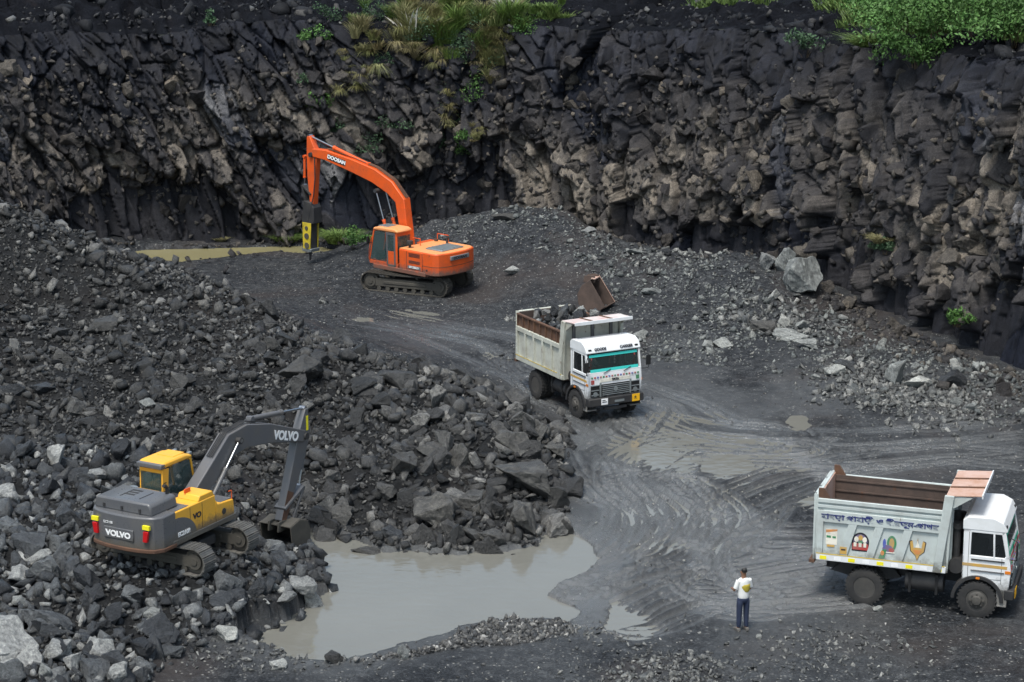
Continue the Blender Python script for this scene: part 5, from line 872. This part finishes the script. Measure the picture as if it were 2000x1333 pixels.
def truck(kind, loc, yaw, rx, ry, lab):
    A = kind == 'loaded'; root = empty('tipper_truck', loc, yaw, lab, 'tipper truck', None, rx, ry); pa = PALE2 if A else PALE
    MB().box(-1.15,WB+.85,-.42,-.34,.72,.98).box(-1.15,WB+.85,.34,.42,.72,.98).box(-1.15,-1.05,-.42,.42,.72,.95).box(1.1,1.25,-.34,.34,.75,.95).box(2.4,2.55,-.34,.34,.75,.95).prism([(-1.0,.72),(-.6,1.05),(.6,1.05),(.9,.72),(.5,.62),(-.5,.62)], -.62, -.5).prism([(-1.0,.72),(-.6,1.05),(.6,1.05),(.9,.72),(.5,.62),(-.5,.62)], .5, .62).build('chassis', DARK, root, .01)
    MB().cyl((0,-.85,.5),(0,.85,.5),.09).cyl((WB,-.9,.5),(WB,.9,.5),.07).cyl((0,-.2,.5),(0,.2,.5),.24).cyl((.2,0,.55),(2.4,0,.75),.05).build('axles', DARK, root)
    for s in (-1, 1): wheel(root, 0, s*.97, s, True); wheel(root, WB, s*.98, s, False)
    MB().cyl((1.05,-.78,.78),(2.05,-.78,.78),.27,n=22).build('fuel_tank', DARK, root, .02); MB().box(1.15,1.22,-1.06,-.5,.5,1.05).build('tank_strap', BLACK, root); MB().box(1.85,1.92,-1.06,-.5,.5,1.05).build('tank_strap', BLACK, root)
    MB().cyl((2.35,-.95,1.32),(2.35,-.45,1.32),.2,n=20).cyl((2.32,-.7,1.5),(2.32,-.7,2.3),.09,n=14).cyl((2.32,-.7,2.3),(2.32,-.7,2.45),.14,n=14).build('air_cleaner', DARK, root)
    MB().box(1.1,1.9,.5,1.0,.6,1.05).build('battery_box', DARK, root, .02); MB().cyl((2.3,.1,1.0),(2.35,.1,2.5),.09,n=14).cyl((2.25,-.2,1.0),(2.25,-.2,2.6),.11,n=14).build('tipping_ram', DARK, root)
    # load body
    bw = 1.13; x0, x1 = -1.3, 2.12; zb = 1.27; zm = 2.42 if A else 2.86; zt = 2.88; zr = 2.95 if A else 2.98
    MB().box(x0,x1,-bw+.08,bw-.08,zb-.14,zb).build('body_floor', RUSTD, root, .01); MB().box(x0,x1,-.45,-.3,zb-.3,zb-.14).box(x0,x1,.3,.45,zb-.3,zb-.14).build('sub_frame', DARK, root)
    for s in (-1, 1):
        yo = s*bw; a, b = sorted((yo, yo-s*.06)); inn = yo-s*.075
        side = MB().prism([(x0,zb-.1),(x1,zb-.1),(x1,zm-.02),(x0,zm)], a, b).build('body_side', pa, root)
        lin = MB().prism([(x0+.03,zb),(x1-.05,zb),(x1-.05,zt-.02),(x0+.03,zt)], *sorted((yo-s*.062, yo-s*.09))).build('side_lining', RUSTD, side)
        for k in range(5): MB().box(x0+.05,x1-.06,*sorted((yo-s*.09, yo-s*.12)),zb+.25+.3*k,zb+.29+.3*k).build('lining_rail', RUSTD, side)
        outp = lambda d0, d1: sorted((yo+s*d0, yo+s*d1))
        sl = .0 if A else .27; cols = (-1.24,-.62,.02,.68,1.32) if A else (-.6,.1,.86)
        if not A: MB().box(x0,x0+.16,*outp(0,.057),zb+.06,zm-.3).build('corner_post', pa, side, .008)
        for k, x in enumerate(cols):
            w2 = .055 if A else .11
            MB().prism([(x-w2,zb+.06),(x+w2,zb+.06),(x+w2+sl,zm-.55 if not A else zm-.08),(x-w2+sl,zm-.55 if not A else zm-.08)], *outp(0,.055 if not A else .075)).build('side_rib', pa, side, .008)
        MB().box(x0,x1,*outp(0,.07),zb-.1,zb+.07).build('bottom_rail', WHITE if not A else pa, side, .01); MB().box(x0,x1-.02,*outp(.0705,.076),zb+.075,zb+.10).build('yellow_line', YLINE, side)
        if A:
            MB().box(x0,x1,*outp(0,.07),zm-.16,zm).build('upper_rail', pa, side, .01)
            ext = MB().box(x0,x1-.15,*sorted((yo-s*.02, yo-s*.06)),zm,zt).build('extension_board', RUSTY, side)
            for k in range(8): x = x0+.04+k*.42; MB().box(x-.025,x+.025,*outp(-.02,.03),zm,zt-.04).build('extension_rib', RUSTY, side, .004)
            MB().box(x0,x1-.15,*outp(-.07,.04),zt-.05,zt+.01).build('extension_rail', RUSTY, side, .008)
        else:
            MB().box(x0,x1,*outp(0,.06),zt-.11,zt).box(x0,x1,*outp(0,.035),zt-.26,zt-.17).build('top_rail', pa, side, .012); MB().box(x0,x1,*outp(0,.058),zm-.62,zm-.30).build('lettering_board', WHITE if False else pa, side, .01)
            for k in range(9): MB().box(x0+.1+k*.38,x0+.28+k*.38,*outp(.071,.075),zb-.07,zb+.03).build('reflector_strip', WLET if k % 2 else LEMON, side)
            MB().prism([(x0,zt),(x0,zr+.16),(x0+.14,zr+.16),(x0+.32,zt)], a, b).build('corner_gusset', RUSTY, side)
        # slanting front post
        xt = x1 + (.12 if A else .05); MB().prism([(x1-.34,zb-.1),(x1-.12,zb-.1),(xt+.08,3.3),(xt-.16,3.3)], *outp(-.01,.085)).build('front_post', pa, side, .012); MB().prism([(x1-.14,zb-.1),(x1+.04,zb-.1),(x1+.1,3.22),(xt+.05,3.22)], a, b).build('front_gusset', pa, side)
    MB().box(x0-.05,x0+.02,-bw,bw,zb-.12,zr).build('tailgate', pa, root, .01); tg = MB()
    MB().box(x0+.02,x0+.05,-bw+.08,bw-.08,zb,zr-.03).build('tailgate_lining', RUSTD if A else TAN, root)
    for y in (-bw+.05, -.4, .4, bw-.05): tg.box(x0-.11,x0-.05,y-.06,y+.06,zb-.12,zr)
    tg.box(x0-.11,x0-.05,-bw,bw,zr-.09,zr).build('tailgate_ribs', pa, root, .01); MB().box(x0-.2,x0-.05,-bw-.02,bw+.02,zb-.22,zb-.12).build('hinge_bar', RUSTY, root, .01)
    MB().box(x1-.05,x1+.02,-bw+.05,bw-.05,zb-.1,3.26).build('headboard', pa, root, .01)
    fr = MB()
    for y in (-.75,0,.75): fr.box(x1+.02,x1+.09,y-.06,y+.06,zb,3.2)
    fr.build('headboard_ribs', GREYL if A else pa, root, .01)
    cx1 = x1+.85; cz = 3.3; can = MB().add([], []).prism([(x1-.08,cz-.04),(cx1,cz+.04),(cx1,cz+.075),(x1-.08,cz-.0)], -bw-.02, bw+.02).build('canopy', PINKISH if A else TAN, root, .008)
    for y in (-.45, .35): MB().prism([(x1-.06,cz-.03),(cx1-.02,cz+.05),(cx1-.02,cz+.11),(x1-.06,cz+.035)], y-.025, y+.025).build('canopy_rib', RUSTY, can, .006)
    MB().box(cx1-.02,cx1+.015,-bw-.03,bw+.03,cz-.02,cz+.10).build('canopy_front_edge', WHITE, can, .008)
    for s in (-1,1): MB().prism([(x1+.05,cz-.35),(x1+.12,cz-.35),(x1+.6,cz-.02),(x1+.05,cz-.02)], *sorted((s*bw, s*(bw-.03)))).build('canopy_bracket', pa, can)
    # cab
    cb, cf_, cw_ = WB-.42, WB+.78, 1.08
    arc = [(WB+.60*math.cos(t), .5+.60*math.sin(t)) for t in np.linspace(math.pi*.78, math.pi*.03, 12)]
    cabp = [(cb,1.72),(cb,1.0)] + arc[0:] + [(cf_-.1,.60),(cf_+.02,.95),(cf_+.05,1.35),(cf_,1.72)]
    cab = MB()
    for s in (-1, 1): cab.prism(cabp, *sorted((s*cw_, s*(cw_-.07))))
    cab.box(cb,cb+.05,-cw_,cw_,.95,2.1).box(WB-.3,cf_,-cw_+.05,cw_-.05,1.12,1.18); cab.prism([(cf_-.04,.62),(cf_+.02,.95),(cf_+.05,1.35),(cf_,1.72),(cf_-.07,1.72),(cf_-.08,.62)], -cw_+.02, cw_-.02)
    cab = cab.build('cab', WHITE, root, .02)
    wt = 2.38; MB().box(cb,cb+.05,-cw_+.05,cw_-.05,2.05,wt+.1).build('cab_back', WHITE, cab)
    for s in (-1, 1):
        pl_ = MB(); q = sorted((s*cw_, s*(cw_-.06))); pl_.prism([(cb,1.70),(cb+.2,1.70),(cb+.2,wt+.05),(cb,wt+.05)], *q); pl_.prism([(cf_-.09,1.70),(cf_+.01,1.70),(cf_-.13,wt+.05),(cf_-.24,wt+.05)], *q); pl_.prism([(cf_-.42,1.70),(cf_-.37,1.70),(cf_-.40,wt),(cf_-.45,wt)], *q); pl_.box(cb,cf_-.15,*q,wt-.04,wt+.06); pl_.build('cab_pillars', WHITE, cab, .015)
    roof = MB().prism([(cb-.03,wt+.03),(cb-.03,wt+.28),(cb+.1,wt+.38),(cf_-.45,wt+.40),(cf_-.2,wt+.28),(cf_-.08,wt+.06),(cf_-.1,wt+.03)], -cw_-.01, cw_+.01).build('cab_roof', WHITE, cab, .09)
    for s in (-1, 1):
        q = sorted((s*(cw_-.025), s*(cw_-.033))); MB().box(cb+.2,cf_-.41,*q,1.72,wt-.04).build('side_window', DGLASS, cab, smooth=False); MB().prism([(cf_-.38,1.72),(cf_-.09,1.72),(cf_-.23,wt-.03),(cf_-.41,wt-.03)], *q).build('quarter_window', DGLASS, cab, smooth=False)
        q = sorted((s*cw_, s*(cw_+.004))); g_ = MB().box(cb+.14,cb+.15,*q,1.06,2.36).box(cf_-.2,cf_-.19,*q,1.0,1.7).box(cb+.14,cf_-.2,*q,1.0 if False else 1.10,1.11).build('door_gap', BLACK, cab); q = sorted((s*cw_, s*(cw_+.03))); MB().box(cb+.22,cf_-.12,*q,1.60,1.63).build('door_handle_strip', DARK, cab, .004); MB().box(cb+.22,cf_-.12,*q,1.30,1.33).build('door_moulding', GREYL, cab, .004)
        q = sorted((s*cw_, s*(cw_+.005))); MB().box(cb,cf_-.05,*q,1.42,1.50).build('yellow_stripe', GOLD, cab)
        fo = [(WB+.68*math.cos(t), .5+.68*math.sin(t)) for t in np.linspace(math.pi*1.0, math.pi*.0, 20)]; fi = [(WB+.585*math.cos(t), .5+.585*math.sin(t)) for t in np.linspace(0, math.pi, 20)]
        MB().prism(fo+fi, *sorted((s*(cw_-.25), s*(cw_+.05)))).build('mudguard', DARK, cab, .01); MB().box(WB-.05,WB+.05,*sorted((s*(cw_+.05), s*(cw_+.075))),1.1,1.15).build('marker_lamp', AMBER, cab)
        MB().prism([(cf_-.28,.38),(cf_-.02,.38),(cf_-.02,.86),(cf_-.30,.86)], *sorted((s*(cw_-.02), s*(cw_+.0)))).box(cf_-.26,cf_-.04,*sorted((s*(cw_-.4), s*(cw_+.01))),.38,.43).build('step', WHITE, cab, .01)
        MB().tube([(cf_-.02,s*cw_,2.3),(cf_+.2,s*(cw_+.16),2.25),(cf_+.2,s*(cw_+.16),1.75),(cf_,s*cw_,1.7)],.014).box(cf_+.17,cf_+.21,s*(cw_+.16)-.09,s*(cw_+.16)+.09,1.85,2.2).build('mirror', BLACK, cab, .008)
        MB().box(cf_-.1,cf_+.045,*sorted((s*(cw_-.12), s*(cw_+.012))),1.30,1.38).build('indicator', AMBER, cab)
    wx = lambda z: cf_ + .005 - (z-1.72)/(wt-1.72)*.14
    def wpatch(y0_, y1_, z0_, z1_, m, nm, off): return MB().add([(wx(z0_)+off,y0_,z0_),(wx(z0_)+off,y1_,z0_),(wx(z1_)+off,y1_,z1_),(wx(z1_)+off,y0_,z1_),(wx(z0_)+off-.006,y0_,z0_),(wx(z0_)+off-.006,y1_,z0_),(wx(z1_)+off-.006,y1_,z1_),(wx(z1_)+off-.006,y0_,z1_)], [(0,1,2,3),(7,6,5,4),(0,4,5,1),(1,5,6,2),(2,6,7,3),(3,7,4,0)]).build(nm, m, cab, smooth=False)
    MB().box(cf_-.12,cf_+.0,-cw_,cw_,1.68,1.76).build('scuttle', WHITE, cab, .015); wpatch(-.96,.96,1.76,2.36,GLASS,'windscreen',-.012)
    bm_ = TURQ if A else GREEN; wpatch(-.96,.96,2.27,2.36,bm_,'windscreen_band',.0); wpatch(-.96,.96,1.76,1.86,bm_,'windscreen_band',.0)
    if not A: wpatch(-.96,-.84,1.86,2.27,bm_,'windscreen_band',.0); wpatch(-.9,.96,1.87,1.96,WLET,'windscreen_sticker',.002); wpatch(-.9,.96,1.70,1.76,REDP,'red_sill_band',.02)
    if A:
        for y in (-.86,.86):
            for k in range(4): MB().cyl((wx(2.2)-.05,y,1.88+.1*k),(wx(2.2)-.05,y,1.95+.1*k),.045,n=8).build('garland', REDP, cab)
        for y, m in ((-.12,REDP),(.08,WLET)):
            for k in range(3): MB().cyl((wx(2.2)-.05,y,1.98+.1*k),(wx(2.2)-.05,y,2.04+.1*k),.03,n=8).build('hanging_charm', m, cab)
    for y in (-.45,.35): MB().tube([(cf_+.03,y,1.7),(cf_+.0,y+.3,1.82)],.012).build('wiper', BLACK, cab)
    MB().box(cb+.1,cb+.45,-.85,.85,1.3,1.6).box(cb+.06,cb+.16,-.85,.85,1.5,2.15).build('bench_seat', SEATM, cab, .04); MB().box(cf_-.35,cf_-.1,-.98,.98,1.45,1.72).build('dashboard', BLACK, cab, .03); MB().tube([(cf_-.45+.12*math.cos(t),-.5+.2*math.sin(t),1.75+.1*math.cos(t)) for t in np.linspace(0,2*math.pi,14)],.014).build('steering_wheel', BLACK, cab)
    if A: text('GOODS', .13, BLET, cab, face_front(cf_-.10,-.52,wt+.16) @ Matrix.Rotation(R_(-24), 4, 'X'), 'roof_lettering', .006); text('CARRIER', .13, BLET, cab, face_front(cf_-.10,.52,wt+.16) @ Matrix.Rotation(R_(-24), 4, 'X'), 'roof_lettering', .006)
    for y in (-.93, .93): MB().box(cf_-.2,cf_-.1,y-.06,y+.06,wt+.13,wt+.18).build('roof_lamp', BLACK, cab, .006)
    # nose
    fx_ = cf_+.04; MB().box(fx_-.0,fx_+.02,-.98,.98,.9,1.32).build('grille_recess', BLACK, cab, .008)
    for k in range(6):
        MB().box(fx_+.015,fx_+.045,-.52,.56,.93+.065*k,.955+.065*k).build('grille_bar', CHAR, cab, .003)
        if k % 2 == 0: [MB().box(fx_+.015,fx_+.04,q,q+.31,.95+.12*k/1.4,.98+.12*k/1.4).build('lamp_bar', CHAR, cab, .003) for q in (-.96, .65)]
    for s in (-1, 1): MB().box(fx_+.01,fx_+.05,s*.6-.03,s*.6+.03,.88,1.4).build('grille_post', CHAR, cab, .008); MB().cyl((fx_-.0,s*.8,1.0),(fx_+.04,s*.8,1.0),.085,n=18).build('headlight', CHAR, cab)
    MB().cyl((fx_+.045,0,1.12),(fx_+.06,0,1.12),.08,n=20).build('emblem', CHAR, cab)
    MB().box(fx_+.0,fx_+.02,-.6,.6,1.40,1.52).build('name_panel', CREAM if A else WHITE, cab, .004); text('TATA', .11, BLET, cab, face_front(fx_+.026,0,1.46), 'maker_lettering', .008)
    for k in range(17): MB().box(fx_-.01,fx_+.018,-.95+.115*k,-.89+.115*k,1.56,1.61).build('decor_dash', REDP if k % 2 else (BLUEP if k % 4 else LEAFP), cab)
    for s in (-1,1): MB().box(fx_-.0,fx_+.02,s*.9-.06,s*.9+.06,1.36,1.5).build('corner_decor', LEAFP if s > 0 else REDP, cab)
    bmp = MB().box(cf_-.1,cf_+.16,-cw_-.02,cw_+.02,.58,.86).build('bumper', DARK, root, .03); bx_ = cf_+.165
    if A: MB().box(bx_,bx_+.012,-.62,-.36,.62,.84).build('white_plate', WLET, bmp); MB().box(bx_,bx_+.012,.62,.92,.60,.86).build('yellow_number_plate', PLATE, bmp); text('P.', .14, BLET, bmp, face_front(bx_+.016,.76,.73), 'plate_lettering', .004); MB().box(bx_,bx_+.012,-.08,.3,.66,.74).build('chrome_mark', CHAR, bmp); MB().box(bx_+.012,bx_+.016,-.58,-.4,.70,.73).box(bx_+.012,bx_+.016,-.58,-.46,.76,.79).build('plate_marks', BLET, bmp)
    else: MB().box(bx_,bx_+.012,-.92,-.55,.6,.84).build('yellow_number_plate', PLATE, bmp)
    MB().box(cf_-.0,cf_+.1,-.45,.45,.40,.50).build('tow_bar', DARK, root, .01)
    if not A:
        S = bpy.data.objects; side = [c for c in root.children if c.name.startswith('body_side')][0]; Y = -bw
        text('হাবড়া পাহাড়ী ও বীরভূম-পাথর', .185, NAVY, side, face_right(.35,Y-.064,2.40), 'bengali_lettering', .006, 0, 1.38)
        F1 = face_right(-.93,Y-.004,1.80); picture(side, F1, [(CREAM, rect(-.16,-.22,.2,.28)), (ORP, [(-.16,.16),(.2,.24),(.2,.30),(-.16,.26)]), (LEAFP, rect(-.14,.0,.0,.07)), (LEAFP, rect(.05,.0,.16,.06)), (GOLD, rect(-.12,-.3,.12,-.24))], 'flag_picture')
        picture(side, face_right(-.58,Y-.060,1.5), [(GOLD, rect(-.11,-.12,.11,.12)), (BLET, rect(-.07,.0,.07,.05))], 'yellow_sticker')
        picture(side, face_right(-.14,Y-.004,1.72), [(BLET, disc(0,.05,.27,.32,24,0,math.pi)+[(-.27,-.25),(.27,-.25)]), (PURP, disc(0,.05,.22,.26,20,0,math.pi)), (CREAM, disc(-.13,.14,.07,.09)), (GOLD, disc(0,.2,.07,.09)), (CREAM, disc(.13,.14,.07,.09)), (LEAFP, disc(0,.05,.07,.05)), (REDP, rect(-.25,-.2,.25,.0)), (CREAM, rect(-.21,-.1,-.12,.03)), (CREAM, rect(-.05,-.1,.04,.03)), (CREAM, rect(.1,-.1,.19,.03))], 'temple_arch_picture')
        picture(side, face_right(.60,Y-.004,1.72), [(LEAFP, disc(.1,.12,.15,.25,20)), (GOLD, disc(.1,.12,.08,.17)), (PURP, disc(-.02,-.08,.17,.14)), (BLUEP, disc(-.13,.1,.05,.15)), (REDP, disc(.1,-.1,.09,.07)), (CREAM, rect(-.25,-.2,.2,-.17)), (LEAFP, [(-.3,-.4),(-.12,-.4),(-.05,-.1),(-.18,-.1)]), (ORP, disc(-.18,-.22,.06,.08))], 'peacock_picture')
        lt = [(-.24,.18),(-.16,.22),(-.12,-.02),(-.05,.0),(0,.3),(.05,0),(.12,-.02),(.16,.22),(.24,.18),(.2,-.12),(.06,-.26),(0,-.42),(-.06,-.26),(-.2,-.12)]
        picture(side, face_right(1.36,Y-.004,1.78), [(BLET, [(x*1.12, y*1.06) for x, y in lt]), (GOLD, lt), (CREAM, [(-.07,0),(0,.24),(.07,0)]), (ORP, [(-.14,-.08),(.14,-.08),(.05,-.22),(-.05,-.22)])], 'lotus_emblem')
    return root
def wheelplace(rear, front, off=1.1):
    a = G(*rear, z=0); b = G(*front, z=0); return a, b
za, zb_ = float(hz(1.9,75.2)[0]), float(hz(3.3,72.7)[0])
t1 = truck('loaded', (1.80,75.3,.02), R_(-62), 0, 0, 'white-cab tipper truck loaded with rocks, driving down the muddy haul road'); t2 = truck('empty', (9.72,55.0,.0), R_(-19), 0, 0, 'empty pale tipper truck with painted emblems and Bengali lettering at the lower right')
# rocks in the bed
def in_bed(p): return Matrix.Translation(t1.location) @ t1.rotation_euler.to_matrix().to_4x4() @ Vector(p)
lb = [(-.95,-.45,2.72,.42,BLUEROCK),(-.95,.3,2.75,.4,DUSTY),(-.55,-.75,2.74,.36,DUSTY),(-.5,.0,2.86,.5,BLUEROCK),(-.45,.7,2.8,.4,DUSTY),(-.05,-.6,2.84,.46,DUSTY),(.0,.2,2.95,.5,BLUEROCK),(.05,.85,2.8,.36,BLUEROCK),(.45,-.8,2.82,.36,DUSTY),(.5,-.2,2.95,.48,BLUEROCK),(.5,.5,2.96,.46,PALEROCK),(.95,-.55,2.96,.48,DUSTY),(.95,.15,3.05,.5,PALEROCK),(1.0,.8,2.9,.4,DUSTY),(1.4,-.7,3.0,.42,BLUEROCK),(1.45,-.1,3.1,.46,DUSTY),(1.45,.55,3.05,.44,BLUEROCK),(1.85,-.4,3.15,.4,BLUEROCK),(1.85,.3,3.18,.4,PALEROCK),(-1.1,.85,2.7,.3,BLUEROCK)]
for k, (x, y, z, s, m) in enumerate(lb):
    o = link(bpy.data.objects.new('rock', BIGM[m.name][k % len(BIG)])); o.location = in_bed((x, y, z+.17)); o.scale = (s*1.25, s*1.1, s*.95); o.rotation_euler = rng.uniform(-3,3,3); tag(o, 'broken grey rock heaped in the bed of the loaded tipper truck', 'rock', 'rocks loaded on the truck')
n = 420; q = np.stack([rng.uniform(-1.2,2.0,n), rng.uniform(-1.0,1.0,n)], 1); zq = 2.3+.25*(q[:,0]+1.2)/3.2*1.3+rng.uniform(0,.3,n); Pq = np.array([in_bed((a,b,c))[:] for (a,b),c in zip(q, zq)]); joined('rubble', Pq, rng.uniform(.14,.34,n), palette(n, BLUE_ST), TPL, ROCK_J, 'finer rubble between the rocks in the loaded truck bed')
# loose bucket lying behind the loaded truck
bp_ = G(1160,640,y=87.6); bz = float(hz(bp_[0], 87.6)[0]); rb_ = empty('excavator_bucket', (bp_[0]+.1,87.6,bz-.03), R_(155), 'rusty excavator bucket lying on the mound slope behind the loaded truck', 'bucket'); rb_.scale = (.82,.82,.82)
prof = [(.1,1.62),(.55,1.3),(.8,.8),(.72,.3),(.35,.02),(-.25,-.02),(-.75,.3)]; bucket_mesh(None, prof, .62, None, RUSTY).build('bucket_shell', RUSTD, rb_, .01)
MB().prism([(.1,1.6),(.12,1.66),(-.75,.36),(-.78,.3)], -.62, -.57).build('side_edge', TAN, rb_); MB().box(-.05,.2,-.3,.3,1.58,1.66).build('lug_bar', TAN, rb_, .02); MB().tube([(.2,-.25,1.5),(.5,-.3,1.75),(.8,-.2,1.5)],.06,8).build('link_arm', DARK, rb_)

# ------------------------------------------------------------------ people
def skin(name, V, Ed, Rad, mat, parent=None, sub=2, root_=0):
    me = bpy.data.meshes.new(name); me.from_pydata([tuple(v) for v in V], Ed, []); me.materials.append(mat); o = link(bpy.data.objects.new(name, me), parent); m = o.modifiers.new('skin', 'SKIN'); m.use_smooth_shade = True
    for i, d in enumerate(me.skin_vertices[0].data): r = Rad[i]; d.radius = r if isinstance(r, tuple) else (r, r); d.use_root = (i == root_)
    s = o.modifiers.new('sub', 'SUBSURF'); s.levels = s.render_levels = sub; return o
def arm_chain(sh, el, wr, V, E, Rd, at, hand=True):
    i = len(V); V += [sh, el, wr]; E += [(at, i), (i, i+1), (i+1, i+2)]; Rd += [.042, .038, .028]
    if hand:
        w_, e_ = Vector(wr), Vector(el); d = (w_-e_).normalized(); side = d.cross(Vector((0,0,1))).normalized() if abs(d.z) < .9 else Vector((1,0,0)); k = len(V); V.append(tuple(w_+d*.07)); Rd.append((.036,.02)); E.append((i+2, k))
        for f in range(4):
            a = w_+d*.1+side*(.024*(f-1.5)); L = (.065,.075,.07,.055)[f]; V += [tuple(a), tuple(a+d*L*.6+Vector((0,0,-.01))), tuple(a+d*L+Vector((0,0,-.03)))]; E += [(k, len(V)-3), (len(V)-3, len(V)-2), (len(V)-2, len(V)-1)]; Rd += [.011,.009,.008]
        a = w_+d*.03-side*.035; V += [tuple(a), tuple(a+d*.04-side*.02)]; E += [(i+2, len(V)-2), (len(V)-2, len(V)-1)]; Rd += [.012,.009]
def person(loc, yaw, lab, seated=False):
    r = empty('person', loc, yaw, lab, 'person'); hz_ = .92 if not seated else 0   # faces +X
    V = [(0,0,hz_),(0,0,hz_+.16),(.01,0,hz_+.36),(.0,0,hz_+.46),(.0,0,hz_+.55),(.015,0,hz_+.63),(.02,0,hz_+.72)]; E = [(i, i+1) for i in range(6)]; Rd = [.09,.09,.10,.06,.05,(.072,.085),(.07,.08)]
    for s in (-1, 1):
        i = len(V)
        if seated: V += [(.02,s*.1,0),(.42,s*.12,.03),(.45,s*.12,-.4),(.57,s*.12,-.43)]
        else: V += [(0,s*.09,hz_-.05),(.01,s*.10,.48),(-.01+.03*(s > 0),s*.105,.08),(.15,s*.13,.03)]
        E += [(0, i), (i, i+1), (i+1, i+2), (i+2, i+3)]; Rd += [.07,.052,.042,.035]
        if seated: arm_chain((.0,s*.165,hz_+.42),(.18,s*.26,hz_+.2),(.42,s*.18,hz_+.28),V,E,Rd,3)
        else: arm_chain((.0,s*.165,hz_+.43),(.04+.03*(s > 0),s*.225,hz_+.18),(.26,s*(.12 if s < 0 else .16),hz_+.16),V,E,Rd,3)
    skin('body', V, E, Rd, SKIN, r)
    def loft(name, rings, m, par, n=14):
        v = []; f = []
        for (cx, cy, z, rx, ry) in rings: v += [(cx+rx*math.cos(t), cy+ry*math.sin(t), z+.012*math.sin(3*t+z*20)) for t in [2*math.pi*k/n for k in range(n)]]
        for j in range(len(rings)-1): f += [(j*n+k, j*n+(k+1)%n, (j+1)*n+(k+1)%n, (j+1)*n+k) for k in range(n)]
        f += [tuple(range(n-1, -1, -1)), tuple(range((len(rings)-1)*n, len(rings)*n))]; o = MB().add(v, f).build(name, m, par); ss = o.modifiers.new('sub', 'SUBSURF'); ss.levels = ss.render_levels = 1; return o
    SH = flat('white_shirt', (.78,.78,.76), .8); base_ = -.02 if seated else -.10
    st_ = loft('shirt', [(0,0,hz_+base_,.125,.155),(0,0,hz_+.05,.12,.148),(.0,0,hz_+.2,.118,.152),(.01,0,hz_+.36,.125,.18),(.0,0,hz_+.46,.11,.185),(0,0,hz_+.515,.08,.12),(0,0,hz_+.53,.06,.065)], SH, r)
    for s in (-1, 1):
        a_, b_ = Vector((0,s*.145,hz_+.455)), Vector((.03 if not seated else .1,s*.215,hz_+.25)); MB().cyl(a_, b_, .072, .062, 14).build('sleeve', SH, st_)
    if not seated:
        PR = flat('mustard_print', (.42,.33,.04), .85); loft('shirt_print', [(-.012,-.045,hz_+.12,.117,.11),(-.014,-.025,hz_+.22,.118,.135),(-.012,-.005,hz_+.33,.123,.17),(-.01,-.05,hz_+.38,.118,.12)], PR, st_)
        tl = MB(); 
        loft('trousers', [(0,0,hz_-.16,.115,.165),(0,0,hz_-.05,.125,.17),(0,0,hz_+.03,.12,.16)], JEANS, r)
        for s in (-1, 1): loft('trouser_leg', [(.03*(s > 0)-.01,s*.105,.06,.062,.06),(.01,s*.103,.3,.068,.066),(.01,s*.10,.52,.08,.074),(.0,s*.095,.78,.1,.086),(0,s*.088,hz_-.04,.11,.088)], JEANS, r)
        for s in (-1, 1): x = .03*(s > 0); MB().prism([(x-.09,.0),(x+.2,.0),(x+.2,.04),(x+.1,.085),(x-.07,.09)], s*.115-.045, s*.115+.045).build('shoe', flat('dusty_shoe', (.12,.11,.10), .7), r, .02)
    zc_ = hz_+.70
    skin('hair', [(-.035,0,zc_-.05),(-.02,0,zc_+.04),(.03,0,zc_+.065)], [(0,1),(1,2)], [(.07,.075),(.082,.085),(.07,.065)], HAIR, r, 2)
    MB().add([(.10,-.012,zc_-.03),(.10,.012,zc_-.03),(.125,0,zc_-.045),(.10,0,zc_+.0)], [(0,1,2),(1,3,2),(3,0,2),(0,3,1)]).build('nose', SKIN, r); 
    for s in (-1, 1): MB().cyl((.088,s*.03,zc_),(.098,s*.03,zc_),.011,n=8).build('eye', HAIR, r); MB().cyl((0.01,s*.075,zc_-.02),(.01,s*.095,zc_-.02),.025,.018,n=8).build('ear', SKIN, r)
    MB().box(.088,.098,-.025,.025,zc_-.075,zc_-.067).build('mouth', RUSTY, r); return r
gp = G(1450,1232,z=.03); zz = float(hz(gp[0], gp[1])[0]); gp = G(1450,1232,z=zz); person((gp[0],gp[1],zz), R_(112), 'man in white and mustard shirt and dark jeans standing with his back to us')
d_ = in_bed((WB+.1,-.6,1.62)); person(tuple(d_), R_(-62), 'driver in a white shirt at the open side window of the loaded truck', True)
